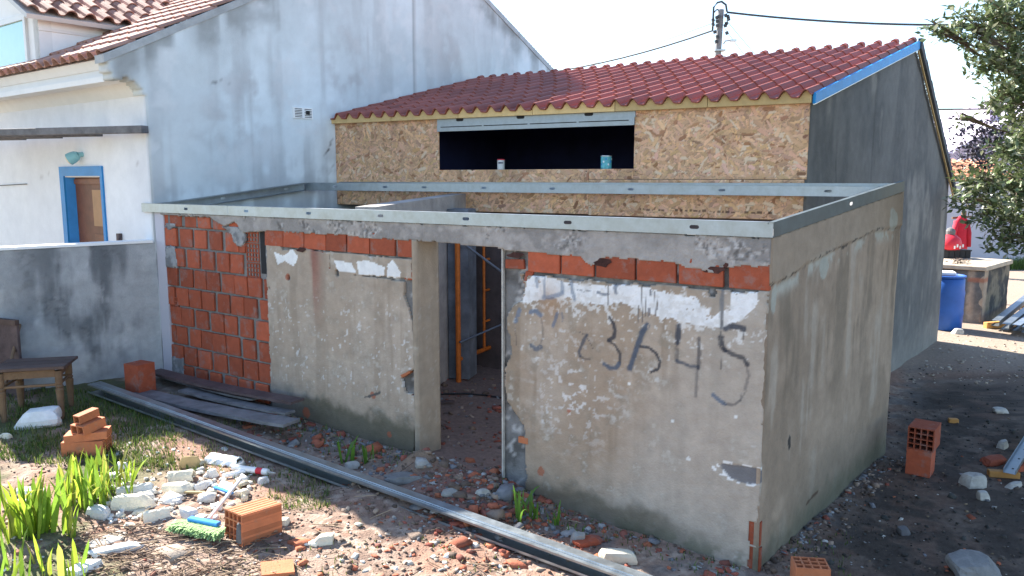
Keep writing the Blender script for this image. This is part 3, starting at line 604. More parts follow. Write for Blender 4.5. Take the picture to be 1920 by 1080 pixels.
# ================================================================ OUTBUILDING with osb front and red tiled roof
outb = thing('tiled_outbuilding', 'small outbuilding with chipboard front, long dark window opening and red tiled roof', 'outbuilding', OF.pt(OL / 2, 0, -2.5))
EZ = 3.40
def osb_sheet(u0, u1, z0, z1, seed, marks=None):
    res = .0085; us = np.linspace(u0, u1, max(2, int(round((u1 - u0) / res)) + 1)); zs = np.linspace(z0, z1, max(2, int(round((z1 - z0) / res)) + 1))
    r = np.random.default_rng(seed); nu, nz = len(us), len(zs); Cc = np.zeros((nz, nu, 3)) + np.array([.60, .36, .21]); Hh = np.zeros((nz, nu))
    n = int((u1 - u0) * (z1 - z0) * 2000)
    for _ in range(n):
        cu, cz = r.uniform(u0, u1), r.uniform(z0, z1); L, w = r.uniform(.025, .078), r.uniform(.007, .023); t = r.normal(0, .75); t = t if r.random() < .8 else r.uniform(0, 3.14)
        m = L + w; i0, i1 = np.searchsorted(us, [cu - m, cu + m]); k0, k1 = np.searchsorted(zs, [cz - m, cz + m])
        if i1 <= i0 or k1 <= k0: continue
        UU, ZZ = np.meshgrid(us[i0:i1] - cu, zs[k0:k1] - cz); a = UU * math.cos(t) + ZZ * math.sin(t); b = -UU * math.sin(t) + ZZ * math.cos(t)
        k = (np.abs(a) < L * (1 - .35 * np.abs(b) / w)) & (np.abs(b) < w)
        v = r.normal(0, 1); base = np.array([.68, .405, .235]) * (1 + .16 * v) * np.array([1, 1 + r.normal(0, .03), 1 + r.normal(0, .08)])
        if r.random() < .07: base = base * np.array([.62, .52, .48])
        if r.random() < .08: base = np.array([.76, .56, .38])
        Cc[k0:k1, i0:i1][k] = base; Hh[k0:k1, i0:i1][k] = r.uniform(0, .0025)
        edge = k & (np.abs(b) > w * .78) & (b < 0); Cc[k0:k1, i0:i1][edge] *= .62
    UU, ZZ = np.meshgrid(us, zs); Cc *= (.86 + .28 * fbm(UU * 1.7, ZZ * 1.7, seed + 200, 4))[..., None]; Cc *= (1 - .25 * sm(.55, .7, fbm(UU * 5, ZZ * .8, seed + 210, 3)) * sm(.5, .0, z1 - ZZ))[..., None]
    for ex in (us[3], us[-4]):
        for kz in np.arange(z0 + .08, z1, .2): i, k = np.searchsorted(us, ex), np.searchsorted(zs, kz); Cc[k:k + 1, max(0, i - 1):i + 1] = .08
    if marks is not None: marks(us, zs, Cc)
    return sheet('osb_panel', OF, 'osb', outb, us[0], us[-1], zs[0], zs[-1], res, lambda U, Z: Cc[:U.shape[0], :U.shape[1]], None, lambda U, Z: Hh[:U.shape[0], :U.shape[1]], .018, .018)
uw0, uw1 = OF.px(824, 280)[0], OF.px(1190, 280)[0]; us_ = OF.px(1105, 330)[0]; zs_ = 2.756
def printed(us, zs, Cc):
    r = np.random.default_rng(5); a, b = OF.px(1190, 394)[0], OF.px(1445, 402)[0]; x = a
    while x < b:
        w = r.uniform(.012, .05); i0, i1 = np.searchsorted(us, [x, x + w]); k0 = np.searchsorted(zs, 2.305 - .012 * (x - a)); 
        if r.random() < .8: Cc[k0:k0 + r.integers(2, 4), i0:i1] *= .3
        x += w + r.uniform(.008, .03)
osb_sheet(.0, uw0, 2.30, EZ, 1); osb_sheet(uw1, OL, 2.64, EZ, 2)
osb_sheet(uw0 + .003, us_ - .002, 2.245, zs_, 3); osb_sheet(us_ + .002, OL - .02, 2.235, 2.637, 4, printed); osb_sheet(us_ + .002, uw1 - .003, 2.64, zs_, 6)
# steel lintel
wbox(MB(), OF, uw0 - .01, uw1 + .01, 3.312, EZ - .005, -.03, .030).build('lintel', 'steel', outb)
ln = MB()
wbox(ln, OF, uw0 - .005, uw1 + .005, 3.228, 3.311, -.03, .042)
lo = ln.build('lintel', 'steel', outb)
for k in range(4):
    L_ = (uw1 - uw0 - .2) / 4; a = uw0 + .05 + k * (L_ + .03); wbox(MB(), OF, a, a + L_, 3.276, 3.286, .02, .0445).build('slot', 'slot', lo)
for x, y in ((862, 227), (976, 221), (1104, 214)):
    u, z = OF.px(x, y + 2, .03); mbs = MB(); P = [OF.pt(u + (.034 if s_ > 0 else -.034) + .02 * math.cos(t), 3.365 + .02 * math.sin(t), .029) for s_, ts in ((1, (-90, -45, 0, 45, 90)), (-1, (90, 135, 180, 225, 270))) for t in map(R, ts)]
    mbs.prism(P, OF.n * .003).build('slot', 'slot', lo)
# body: gable wall, inner shell
GD = R(49.7); OG = Frame(E0, GD)
gz1 = OG.px(1715, 88); ge = (OG.px(1780, 348)[0], 2.54)
def colG(U, Z):
    n1 = fbm(U * 1.3, Z * .9, 81, 4); st = .6 * fbm(U * 2.2, Z * .5, 82, 4) + .4 * fbm(U * 2.5, Z * 1.6, 85, 4); n2 = fbm(U * 6, Z * 5, 83, 4)
    c = np.zeros(U.shape + (3,)) + np.array([.175, .175, .17]); c = mixc(c, (.11, .114, .115), sm(.42, .6, st) * .9); c = mixc(c, (.26, .25, .23), sm(.56, .72, st) * sm(.4, .6, n1)); c = mixc(c, (.15, .15, .145), sm(.55, .7, n2) * .5)
    c = mixc(c, (.05, .05, .052), sm(.03, .0, np.abs(U - .85 + .04 * (n2 - .5))) * sm(3.5, 2.6, Z) * .7); c = mixc(c, (.06, .06, .062), sm(.05, .0, np.abs(U - 2.1 + .08 * (n2 - .5))) * .5)
    c = mixc(c, (.25, .24, .22), sm(.7, .1, Z + .5 * (n2 - .5)) * .7); return c
def gmask(u, z): return z < np.where(u < gz1[0], 3.41 + (gz1[1] - 3.41) * u / gz1[0], gz1[1] + .05 + (ge[1] - gz1[1]) * (u - gz1[0]) / (ge[0] - gz1[0]))
gw = sheet('gable_wall', OG, 'plaster', outb, .0, ge[0] - .02, -.3, gz1[1], .03, colG, gmask, lambda U, Z: .02 * (fbm(U * 2, Z * 2, 84, 3) - .5), .15)
bk = OF.u * -OL; rearL = OG.pt(ge[0], 0, 0) + bk * 1.05
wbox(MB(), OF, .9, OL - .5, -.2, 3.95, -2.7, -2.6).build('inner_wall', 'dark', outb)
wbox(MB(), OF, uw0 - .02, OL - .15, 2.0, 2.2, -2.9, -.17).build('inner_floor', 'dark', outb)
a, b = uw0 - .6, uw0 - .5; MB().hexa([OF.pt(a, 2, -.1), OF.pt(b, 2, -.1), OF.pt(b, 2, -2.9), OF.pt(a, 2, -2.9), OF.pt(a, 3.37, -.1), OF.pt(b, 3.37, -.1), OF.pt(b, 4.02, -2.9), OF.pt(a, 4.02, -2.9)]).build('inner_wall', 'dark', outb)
# roof deck and tiles: bilinear patch eaveL, eaveR, ridgeR, ridgeL
eL = OF.pt(-.03, 3.435, .06); eR = OF.pt(OL + .02, 3.435, .06)
sd = np.array([math.cos(GD), math.sin(GD), 0]); rR = OG.pt(gz1[0] + .0, gz1[1] + .03, .02); q = GF.px(885, 155); rL = GF.pt(q[0], q[1] + .0, 0.)
def roofp(s, t, h=0.):
    return (eL * (1 - s) + eR * s) * (1 - t) + (rL * (1 - s) + rR * s) * t + np.array([-.11, -.2, .97]) * h
MB().hexa([roofp(0, .02, -.05), roofp(1, .02, -.05), roofp(1, 1, -.05), roofp(0, 1, -.05), roofp(0, .02, -.012), roofp(1, .02, -.012), roofp(1, 1, -.012), roofp(0, 1, -.012)]).build('roof_deck', 'dark', outb)
dn = OG.pt(ge[0] + .05, ge[1] + .0, .03); dnL = dn + (rL - rR)
kk = -OG.n * .06; MB().hexa([rR - Zv * .10 + kk, dn - Zv * .10 + kk, dnL - Zv * .10, rL - Zv * .10, rR - Zv * .04 + kk, dn - Zv * .04 + kk, dnL - Zv * .04, rL - Zv * .04]).build('rear_roof', 'dark', outb)
PROF = [(0., .030), (.05, .010), (.12, .0), (.40, -.004), (.47, .004), (.56, .034), (.64, .058), (.73, .070), (.82, .068), (.91, .052), (.98, .030), (1.03, .022)]
NC, NR = 31, 10
def tile_mesh(place, lift0=.020, lift1=.004, th=.013):
    v = []; n = len(PROF)
    for t, lf in ((0, lift0), (1, lift1)):
        for d in (0, -th):
            for x, h in PROF: v.append(place(x, t, h + lf + d))
    f = []
    for i in range(n - 1):
        f += [(i, i + 1, 2 * n + i + 1, 2 * n + i), (n + i + 1, n + i, 3 * n + i, 3 * n + i + 1), (i + 1, i, n + i, n + i + 1)]
    f += [(0, 2 * n, 3 * n, n), (n - 1, 2 * n - 1, 4 * n - 1, 3 * n - 1)]
    return v, f
tiles = []
for r_ in range(NR):
    for c_ in range(NC):
        def place(x, t, h): return roofp((c_ + x) / NC, (r_ + (t * 1.12)) / NR - .012, h)
        tiles.append(((r_, c_), tile_mesh(place)))
tiles.sort(key=lambda t: -(t[0][1] - .0 * t[0][0]))
rest = MB()
for k, (rc, (v, f)) in enumerate(tiles):
    if k < 300: MB().add(v, f).build('roof_tile', 'tile', outb, smooth=False, recalc=False)
    else: rest.add(v, f)
if rest.v: tag(rest.build('roof_tiles', 'tile', outb, recalc=False), kind='stuff')
# ridge end bumps: short cover tiles along the top
for c_ in range(0, NC):
    a = roofp((c_ + .75) / NC, .985, .05); MB().tube([a, a + (rR - eR) / np.linalg.norm(rR - eR) * .10], .048, 8).build('ridge_end', 'tile', outb, smooth=False)
# eave filler: comb strips that fit under the rolls
for k in range(6):
    s0, s1 = k / 6 + .0006, (k + 1) / 6 - .0006; xs = np.linspace(s0, s1, 48); top = []; 
    for s_ in xs:
        fx = (s_ * NC) % 1; hh = np.interp(fx, [p[0] for p in PROF], [p[1] for p in PROF]); top.append((s_, hh))
    A = [eL * (1 - s_) + eR * s_ - OF.n * .004 for s_ in xs]
    mbf = MB(); n = len(xs); P = []
    for dep in (.022, -.03):
        P += [A[i] + OF.n * dep + Zv * (top[i][1] - .004) for i in range(n)] + [A[i] * 1. + OF.n * dep - Zv * .055 for i in range(n)]
    f = []
    for i in range(n - 1):
        f += [(i, i + 1, n + i + 1, n + i), (2 * n + i, 3 * n + i, 3 * n + i + 1, 2 * n + i + 1), (i, 2 * n + i, 2 * n + i + 1, i + 1), (n + i, n + i + 1, 3 * n + i + 1, 3 * n + i)]
    f += [(0, n, 3 * n, 2 * n), (n - 1, 3 * n - 1, 4 * n - 1, 2 * n - 1)]
    mbf.add(P, f).build('eave_filler', 'foam', outb)
# verge: blue strip up the front slope, dark tiled edge down the rear slope with a pale strip under it
v0, v1 = OG.pt(-.03, 3.375, .03), OG.pt(gz1[0] + .02, gz1[1] - .03, .03); vu = np.array([0, 0, .105])
MB().hexa([v0, v1, v1 + OG.n * .03, v0 + OG.n * .03, v0 + vu, v1 + vu, v1 + vu + OG.n * .03, v0 + vu + OG.n * .03]).build('verge_board', 'blue', outb)
MB().hexa([v0 - Zv * .012 + OG.n * .005, v1 - Zv * .012 + OG.n * .005, v1 - Zv * .012 + OG.n * .022, v0 - Zv * .012 + OG.n * .022, v0 - Zv * .001 + OG.n * .005, v1 - Zv * .001 + OG.n * .005, v1 - Zv * .001 + OG.n * .022, v0 - Zv * .001 + OG.n * .022]).build('verge_drip', 'tin', outb)
w0, w1 = OG.pt(gz1[0] + .03, gz1[1] - .02, .03), OG.pt(ge[0] + .12, ge[1] - .13, .03)
for k in range(8):
    a, b = w0 + (w1 - w0) * k / 8, w0 + (w1 - w0) * (k + 1.06) / 8
    MB().hexa([a, b, b + OG.n * .05, a + OG.n * .05, a + Zv * .13, b + Zv * .10, b + Zv * .10 + OG.n * .05, a + Zv * .13 + OG.n * .05]).build('verge_tile', 'verge', outb)
a, b = w0 - Zv * .05, w1 - Zv * .05
MB().hexa([a, b, b + OG.n * .02, a + OG.n * .02, a + Zv * .035, b + Zv * .035, b + Zv * .035 + OG.n * .02, a + Zv * .035 + OG.n * .02]).build('verge_strip', 'foam', outb)
# tins on the sill
def lathe(mb, c, prof, n=20):
    c = np.array(c, float); k = len(mb.v)
    for r_, z in prof:
        for j in range(n): w = 2 * math.pi * j / n; mb.v.append(tuple(c + np.array([r_ * math.cos(w), r_ * math.sin(w), z])))
    for i in range(len(prof) - 1):
        for j in range(n): mb.f.append((k + i * n + j, k + i * n + (j + 1) % n, k + (i + 1) * n + (j + 1) % n, k + (i + 1) * n + j))
    mb.f.append(tuple(k + j for j in range(n))[::-1]); mb.f.append(tuple(k + (len(prof) - 1) * n + j for j in range(n))); return mb
wbox(MB(), OF, uw0, uw1, 2.70, 2.752, -.16, .0).build('sill', 'innerb', outb)
for (x, h, r_, lab, bm_, tm_) in ((934, .125, .045, 'small white tin with red rim and dark lettering on the window sill', 'whitep', 'redp'), (1132, .15, .062, 'larger teal tin standing at the right end of the window sill', 'teal', 'tin')):
    u = OF.px(x, 315)[0]; p = OF.pt(u, 2.757, -.07); t = thing('tin_can', lab, 'tin', p)
    lathe(MB(), p, [(r_ * .97, 0), (r_, .004), (r_, h - .012)]).build('can_body', bm_, t, smooth=False)
    lathe(MB(), p + Zv * (h - .0115), [(r_ * 1.03, 0), (r_ * 1.04, .006), (r_ * 1.0, .0115), (r_ * .9, .008)]).build('rim', tm_, t)
    if r_ < .05:
        for k in range(5):
            w = R(-100) + k * .28 - .5; d_ = np.array([math.cos(w), math.sin(w), 0]); MB().box(p + d_ * (r_ + .0008) + Zv * .08, (.008 + .004 * (k % 3), .0015, .016), [(-d_[1], d_[0], 0), d_, Zv]).build('lettering', 'dark', t)
    else:
        for k in range(6):
            w = R(-150) + k * .45; d_ = np.array([math.cos(w), math.sin(w), 0]); MB().box(p + d_ * (r_ + .0008) + Zv * (.05 + .03 * (k % 3)), (.016, .0015, .02), [(-d_[1], d_[0], 0), d_, Zv]).build('label_patch', 'white' if k % 2 else 'bluep', t)

# ================================================================ NEIGHBOUR'S HOUSE (left)
M['gedge'] = mat('gable_edge_render', (.50, .52, .53), vary=.25, scale=6, bump=.3)
house = thing('white_house', 'large white neighbouring house with weathered grey gable and blue framed door', 'house', GF.pt(3, 0, -2))
gpoly = [(195, 104), (213, 150), (236, 146), (254, 152), (272, 179), (279, 230), (292, 455)]
gp = GF.pxs(gpoly); apex = GF.px(787, -137); rear = GF.px(1045, 140)
slope = (apex[1] - gp[0][1]) / (apex[0] - gp[0][0])
re_ = (2 * apex[0] - gp[0][0] + .3, gp[0][1] - .1)
NP = [(gp[-1][0], -.3)] + gp[::-1] + [apex, re_, (re_[0], -.3)]
def colN(U, Z):
    n1 = fbm(U * .55, Z * .55, 101, 5); n2 = fbm(U * 4, Z * 4, 102, 4); st = fbm(U * 5, Z * .5, 103, 4); n3 = fbm(U * 20, Z * 20, 104, 3)
    c = np.zeros(U.shape + (3,)) + np.array([.76, .82, .85]); c = mixc(c, (.62, .67, .69), sm(.42, .62, n1) * .8); c = mixc(c, (.50, .52, .53), sm(.5, .68, st) * .5); c = mixc(c, (.80, .81, .82), sm(.55, .68, n2) * .4)
    top = np.where(U < apex[0], gp[0][1] + slope * (U - gp[0][0]), apex[1] - slope * (U - apex[0])) - Z
    c = mixc(c, (.25, .255, .25), sm(.55, .0, top + .7 * (n2 - .45)) * sm(.35, .6, st + .1) * .8)
    c = mixc(c, (.36, .38, .40), sm(3.1, 2.4, Z + .9 * (n1 - .5)) * sm(.40, .6, .5 * n2 + .5 * st) * .65)
    for (x, y, w, h_) in ((470, 170, .5, .35), (420, 240, .6, .25), (840, 130, .35, .8), (650, 150, .4, .8)):
        q = GF.px(x, y); c = mixc(c, (.46, .46, .47), np.exp(-((U - q[0]) / w) ** 2 - ((Z - q[1]) / h_) ** 2) * sm(.35, .65, n2) * .7)
    for pl in ([(612, 335), (620, 320), (628, 305)], [(600, 300), (614, 285), (622, 262)], [(395, 158), (410, 150), (432, 157)]):
        c = mixc(c, (.12, .12, .12), sm(.012, .004, dline(U, Z, GF.pxs(pl)) + .012 * (n3 - .5)) * sm(.4, .55, n2))
    x = GF.px(776, 60)[0]; c = mixc(c, (.34, .35, .36), sm(.035, .015, np.abs(U - x)) * .7); c = mixc(c, (.66, .67, .68), sm(.02, .01, np.abs(U - x - .035)) * .5)
    return c
sheet('gable_wall', GF, 'nplaster', house, -.45, re_[0], -.3, apex[1], .035, colN, lambda u, z: inpoly(u, z, NP), lambda U, Z: .02 * (fbm(U * 1.2, Z * 1.2, 105, 3) - .5), .22)
fdr = R(142.5); FC = Frame(gN, fdr); FC.n = FC.n if FC.n[1] < 0 else -FC.n
HL = 9.0
def colF(U, Z):
    n1 = fbm(U * .8, Z * .8, 111, 4); c = np.zeros(U.shape + (3,)) + np.array([.80, .80, .81]); c = mixc(c, (.72, .72, .74), sm(.4, .65, n1) * .6)
    for pl in ([(255, 308), (270, 303), (285, 298)], [(100, 320), (85, 330), (62, 338)]): c = mixc(c, (.45, .42, .42), sm(.008, .002, dline(U, Z, FC.pxs(pl)) + .008 * (n1 - .5)) * .6)
    return c
d0, d1 = FC.pxs([(113, 313), (196, 311)])[::-1] if False else (FC.px(190, 330), FC.px(122, 332))
dz_top = FC.px(150, 330)[1]; du0, du1 = min(d0[0], d1[0]), max(d0[0], d1[0])
def fmask(u, z): return ~((u > du0) & (u < du1) & (z < dz_top))
sheet('facade', FC, 'nplaster', house, .02, HL, -.2, 3.62, .05, colF, fmask, None, .22)
# cornice under the eave, follows the traced bracket profile
prof = [(u, z) for u, z in gp[1:5]]
cb = MB(); P = [GF.pt(u, z, -.215) for u, z in gp[1:5]] + [GF.pt(gp[4][0] + .12, gp[4][1], -.215), GF.pt(gp[4][0] + .12, gp[1][1] + .08, -.215), GF.pt(gp[1][0], gp[1][1] + .06, -.215)]
cb.prism(P, FC.u * HL); cb.build('cornice', 'white', house)
MB().hexa([GF.pt(gp[1][0] + .05, gp[1][1] + .06, -.216), GF.pt(.1, gp[1][1] + .06, -.216), GF.pt(.1, gp[1][1] + .06, -.216) + FC.u * HL, GF.pt(gp[1][0] + .05, gp[1][1] + .06, -.216) + FC.u * HL, GF.pt(gp[1][0] + .05, gp[0][1] - .06, -.216), GF.pt(.1, gp[0][1] + .06, -.216), GF.pt(.1, gp[0][1] + .06, -.216) + FC.u * HL, GF.pt(gp[1][0] + .05, gp[0][1] - .06, -.216) + FC.u * HL]).build('fascia', 'white', house)
for (a, b) in (((gp[0][0] - .01, gp[0][1]), apex), (apex, (re_[0], apex[1] - slope * (re_[0] - apex[0])))):
    k = .0 if a is apex else 0.
    MB().hexa([GF.pt(a[0], a[1] - .07, .014), GF.pt(b[0], b[1] - .07, .014), GF.pt(b[0], b[1] - .07, -.20), GF.pt(a[0], a[1] - .07, -.20), GF.pt(a[0], a[1] + .015, .014), GF.pt(b[0], b[1] + .015, .014), GF.pt(b[0], b[1] + .015, -.20), GF.pt(a[0], a[1] + .015, -.20)]).build('gable_edge', 'gedge', house)
# front and rear roof slopes
rn = np.cross(FC.u, np.array([GF.u[0], GF.u[1], slope])); rn /= np.linalg.norm(rn); rn = rn if rn[2] > 0 else -rn
su = np.array([GF.u[0], GF.u[1], slope]); SLl = apex[0] - gp[0][0]
r0 = GF.pt(gp[0][0], gp[0][1], .02)
def hroof(f, g, h=0.): return r0 + FC.u * (f + .04) + su * g + rn * (h - .03)
MB().hexa([hroof(.02, .06, -.12), hroof(HL, .06, -.12), hroof(HL, SLl, -.12), hroof(.02, SLl, -.12), hroof(.02, .06, -.01), hroof(HL, .06, -.01), hroof(HL, SLl, -.01), hroof(.02, SLl, -.01)]).build('roof_deck', 'white', house)
a0 = hroof(.24, SLl, -.16); rs = np.array([GF.u[0], GF.u[1], -slope])
MB().hexa([a0 - Zv * .1, a0 + FC.u * HL - Zv * .1, a0 + FC.u * HL + rs * SLl - Zv * .1, a0 + rs * SLl - Zv * .1, a0, a0 + FC.u * HL, a0 + FC.u * HL + rs * SLl, a0 + rs * SLl]).build('rear_roof', 'ntile', house)
NPROF = [(0., .05), (.12, .07), (.26, .078), (.40, .07), (.52, .05), (.58, .02), (.68, .004), (.84, .004), (.94, .02), (1.0, .05)]
def ntile(fr, ci, ri, w, l):
    v = []; n = len(NPROF)
    for t, lf in ((0, .035), (1.12, .008)):
        for d in (0, -.016):
            for x, h in NPROF: v.append(fr((ci + x) * w, (ri + t) * l, h + lf + d))
    f = []
    for i in range(n - 1): f += [(i, i + 1, 2 * n + i + 1, 2 * n + i), (n + i + 1, n + i, 3 * n + i, 3 * n + i + 1), (i + 1, i, n + i, n + i + 1)]
    f += [(0, 2 * n, 3 * n, n), (n - 1, 2 * n - 1, 4 * n - 1, 3 * n - 1)]
    return v, f
cand = [(c_, r_) for c_ in range(16) for r_ in range(14)]
cand.sort(key=lambda q: q[0] * .55 + q[1])
for c_, r_ in cand[:215]:
    v, f = ntile(hroof, c_, r_, .21, .33); MB().add(v, f).build('roof_tile', 'ntile', house)
_near = set(cand[:215]); rest = MB()
for c_ in range(42):
    for r_ in range(14):
        if (c_, r_) not in _near: rest.add(*ntile(hroof, c_, r_, .21, .33))
tag(rest.build('roof_tiles', 'ntile', house, recalc=False), kind='stuff')
# dormer with its own tiled roof
G0 = .42; z0 = hroof(0, G0)[2]
def rpix(px, py):
    d = ray(px, py); t = rn @ (r0 - C0) / (rn @ d); X_ = C0 + t * d; Mx = np.array([FC.u[:2], GF.u[:2]]).T; return np.linalg.solve(Mx, (X_ - r0)[:2])
fD = 2.02; gD = .20
dfr = Frame(r0 + FC.u * fD + GF.u * gD, fdr)                                     # dormer front plane, u runs left
dfr.n = FC.n
zc = hroof(fD, gD)[2]; z_e = dfr.px(66, 22)[1]
DW = 2.3
gE = gD + (z_e - zc) / slope                                                    # where its eave meets the roof
ck = MB(); P0 = dfr.pt(0, zc - .05); P1 = dfr.pt(0, z_e); P2 = hroof(fD, gE); 
ck.prism([P0, P1, hroof(fD, gE + .05)], FC.u * .14).build('dormer_cheek', 'nplaster' if False else 'white', house)
fr_poly = [dfr.pt(0, zc - .2), dfr.pt(0, z_e), dfr.pt(DW / 2, z_e + .62), dfr.pt(DW, z_e), dfr.pt(DW, zc - .2)]
MB().prism(fr_poly, -FC.n * .15).build('dormer_front', 'white', house)
for k, zz in enumerate((.10, .22)):
    MB().hexa([p + np.array([0, 0, dz]) for dz in (0, .035) for p in (dfr.pt(.0, z_e - zz, .0) - FC.u * .02, dfr.pt(0, z_e - zz, .0) - FC.u * .0, hroof(fD, gE - zz / slope) * np.array([1, 1, 0]) + Zv * (z_e - zz), hroof(fD, gE - zz / slope) * np.array([1, 1, 0]) + Zv * (z_e - zz) - FC.u * .02)]).build('dormer_moulding', 'white', house)
wL, wR = dfr.px(50, 70)[0], dfr.px(-90, 70)[0]; wz0, wz1 = dfr.px(50, 116)[1], dfr.px(45, 38)[1]
wf = MB()
for a, b, cc, dd in ((wL - .06, wR + .06, wz1, wz1 + .07), (wL - .06, wR + .06, wz0 - .07, wz0), (wL - .06, wL, wz0, wz1), (wR, wR + .06, wz0, wz1), ((wL + wR) / 2 - .03, (wL + wR) / 2 + .03, wz0, wz1)):
    wbox(wf, dfr, a, b, cc, dd, .0, .035)
wfo = wf.build('dormer_window', 'whitep', house)
wbox(MB(), dfr, wL, wL + (wR - wL) * .47, wz0, wz1, .004, .012).build('pane', 'glass', wfo); wbox(MB(), dfr, wL + (wR - wL) * .53, wR, wz0, wz1, .004, .012).build('pane', 'glass', wfo)
dsl = .62 / (DW / 2)
def droof(x, y, h=0.):      # x along the ridge (into the house), y up the slope from the right eave
    q = dfr.pt(0, z_e + .02) - FC.u * .16 + FC.n * .18; sv = np.array([FC.u[0], FC.u[1], dsl]); nn = np.cross(GF.u, sv); nn = nn / np.linalg.norm(nn); nn = nn if nn[2] > 0 else -nn
    return q + GF.u * x + sv * y + nn * h - Zv * .16 * dsl
MB().hexa([droof(0, 0, -.06), droof(3.2, 0, -.06), droof(3.2, DW / 2 + .16, -.06), droof(0, DW / 2 + .16, -.06), droof(0, 0, -.005), droof(3.2, 0, -.005), droof(3.2, DW / 2 + .16, -.005), droof(0, DW / 2 + .16, -.005)]).build('dormer_deck', 'white', house)
for c_ in range(11):
    for r_ in range(4):
        if c_ * .22 < gE - gD + .35 + r_ * .22: v, f = ntile(droof, c_, r_, .22, .33); MB().add(v, f).build('dormer_tile', 'ntile', house)
# door with blue surround
dr = thing
def fbox(name, m, u0, u1, z0, z1, o0, o1, par=None): return wbox(MB(), FC, u0, u1, z0, z1, o0, o1).build(name, m, par or house)
od = [FC.px(113, 313), FC.px(193, 311)]; ou0, ou1 = min(od[0][0], od[1][0]), max(od[0][0], od[1][0]); oz = (od[0][1] + od[1][1]) / 2
sr = MB(); wbox(sr, FC, ou0, ou1, dz_top, oz, .0, .022); wbox(sr, FC, ou0, du0, .3, dz_top, .0, .022); wbox(sr, FC, du1, ou1, .3, dz_top, .0, .022)
door = MB(); 
sur = sr.build('door_surround', 'blue', house)
fbox('door_reveal', 'bluedoor', du1, du1 + .02, .3, dz_top, -.16, .0, sur)
lf = fbox('door_leaf', 'wood', du0 + .01, du1 - .02, .3, dz_top, -.15, -.11)
uA = du0 + (du1 - du0) * .12; uB = du0 + (du1 - du0) * .50
fbox('door_panel', 'woodl', uA, uB, dz_top - .62, dz_top - .17, -.112, -.098, lf); fbox('door_rail', 'wood', du0 + .02, du1 - .03, dz_top - .10, dz_top - .04, -.112, -.09, lf); fbox('door_panel', 'wood', uA, uB, .5, dz_top - .72, -.112, -.096, lf)
# vent on the gable
gq = GF.px(566, 212); vt = wbox(MB(), GF, gq[0] - .14, gq[0] + .16, gq[1] - .07, gq[1] + .07, .0, .018).build('vent', 'white', house)
for k in range(6): wbox(MB(), GF, gq[0] - .12, gq[0] - .01, gq[1] - .055 + k * .02, gq[1] - .047 + k * .02, .012, .0205).build('vent_slat', 'slot', vt); wbox(MB(), GF, gq[0] + .03, gq[0] + .14, gq[1] - .055 + k * .02, gq[1] - .047 + k * .02, .012, .0205).build('vent_slat', 'slot', vt)
wbox(MB(), GF, gq[0] + .05, gq[0] + .11, gq[1] - .02, gq[1] + .03, .016, .022).build('vent_hole', 'slot', vt)
# small dark peg, clothes hook line and lamp on the facade
q = FC.px(228, 447); fbox('wall_pipe', 'plankd', q[0] - .025, q[0] + .025, 1.5, q[1] + .06, .005, .05)
q0, q1 = FC.px(52, 345), FC.px(0, 348); MB().tube([FC.pt(q0[0], q0[1], .015), FC.pt(q1[0], q1[1], .015)], .006, 5).build('wall_cable', 'cable', house)
lp = FC.pt(*FC.px(155, 290), .0); lt = thing('wall_lamp', 'turquoise bell shaped lamp on the white wall above the blue door', 'lamp', lp)
MB().tube([lp, lp + FC.n * .06], .03, 10).build('mount', 'lampm', lt)
ax_ = (FC.n * .62 + FC.u * .55 - Zv * .45); ax_ /= np.linalg.norm(ax_); s0 = lp + FC.n * .05
MB().tube([s0, s0 + ax_ * .03, s0 + ax_ * .08, s0 + ax_ * .125], [.04, .062, .072, .074], 16, caps=True).build('shade', 'lampm', lt, smooth=False)
MB().tube([s0 + ax_ * .122, s0 + ax_ * .135, s0 + ax_ * .15], [.07, .06, .035], 14).build('glass', 'chunk', lt)
# dark porch beams stacked in front of the facade
labs = ['longest and topmost dark porch beam on the white wall', 'second dark porch beam, just under the longest one', 'third dark porch beam from the top, ending left of the lamp', 'lowest and shortest dark porch beam at the left picture edge']
for k, (xe, yt, yb) in enumerate(((272, 236, 249), (186, 244, 254), (111, 247, 259), (43, 251, 262))):
    e = FC.px(xe, (yt + yb) / 2, .07 + .055 * k); p = FC.pt(e[0], e[1], .07 + .055 * k); dirb = FC.u * .965 + FC.n * .26; dirb /= np.linalg.norm(dirb); q = np.array([-dirb[1], dirb[0], 0])
    e2 = p + dirb * 3.2; e2[2] = p[2] + .02
    MB().hexa([p + q * .05 - Zv * .04, p - q * .05 - Zv * .04, e2 - q * .05 - Zv * .04, e2 + q * .05 - Zv * .04, p + q * .05 + Zv * .04, p - q * .05 + Zv * .04, e2 - q * .05 + Zv * .04, e2 + q * .05 + Zv * .04]).build('porch_beam', 'plank', None, bevel=.004)
    o = bpy.data.objects['porch_beam' if k == 0 else 'porch_beam.%03d' % k]; tag(o, labs[k], 'beam', 'porch beams on the white facade')
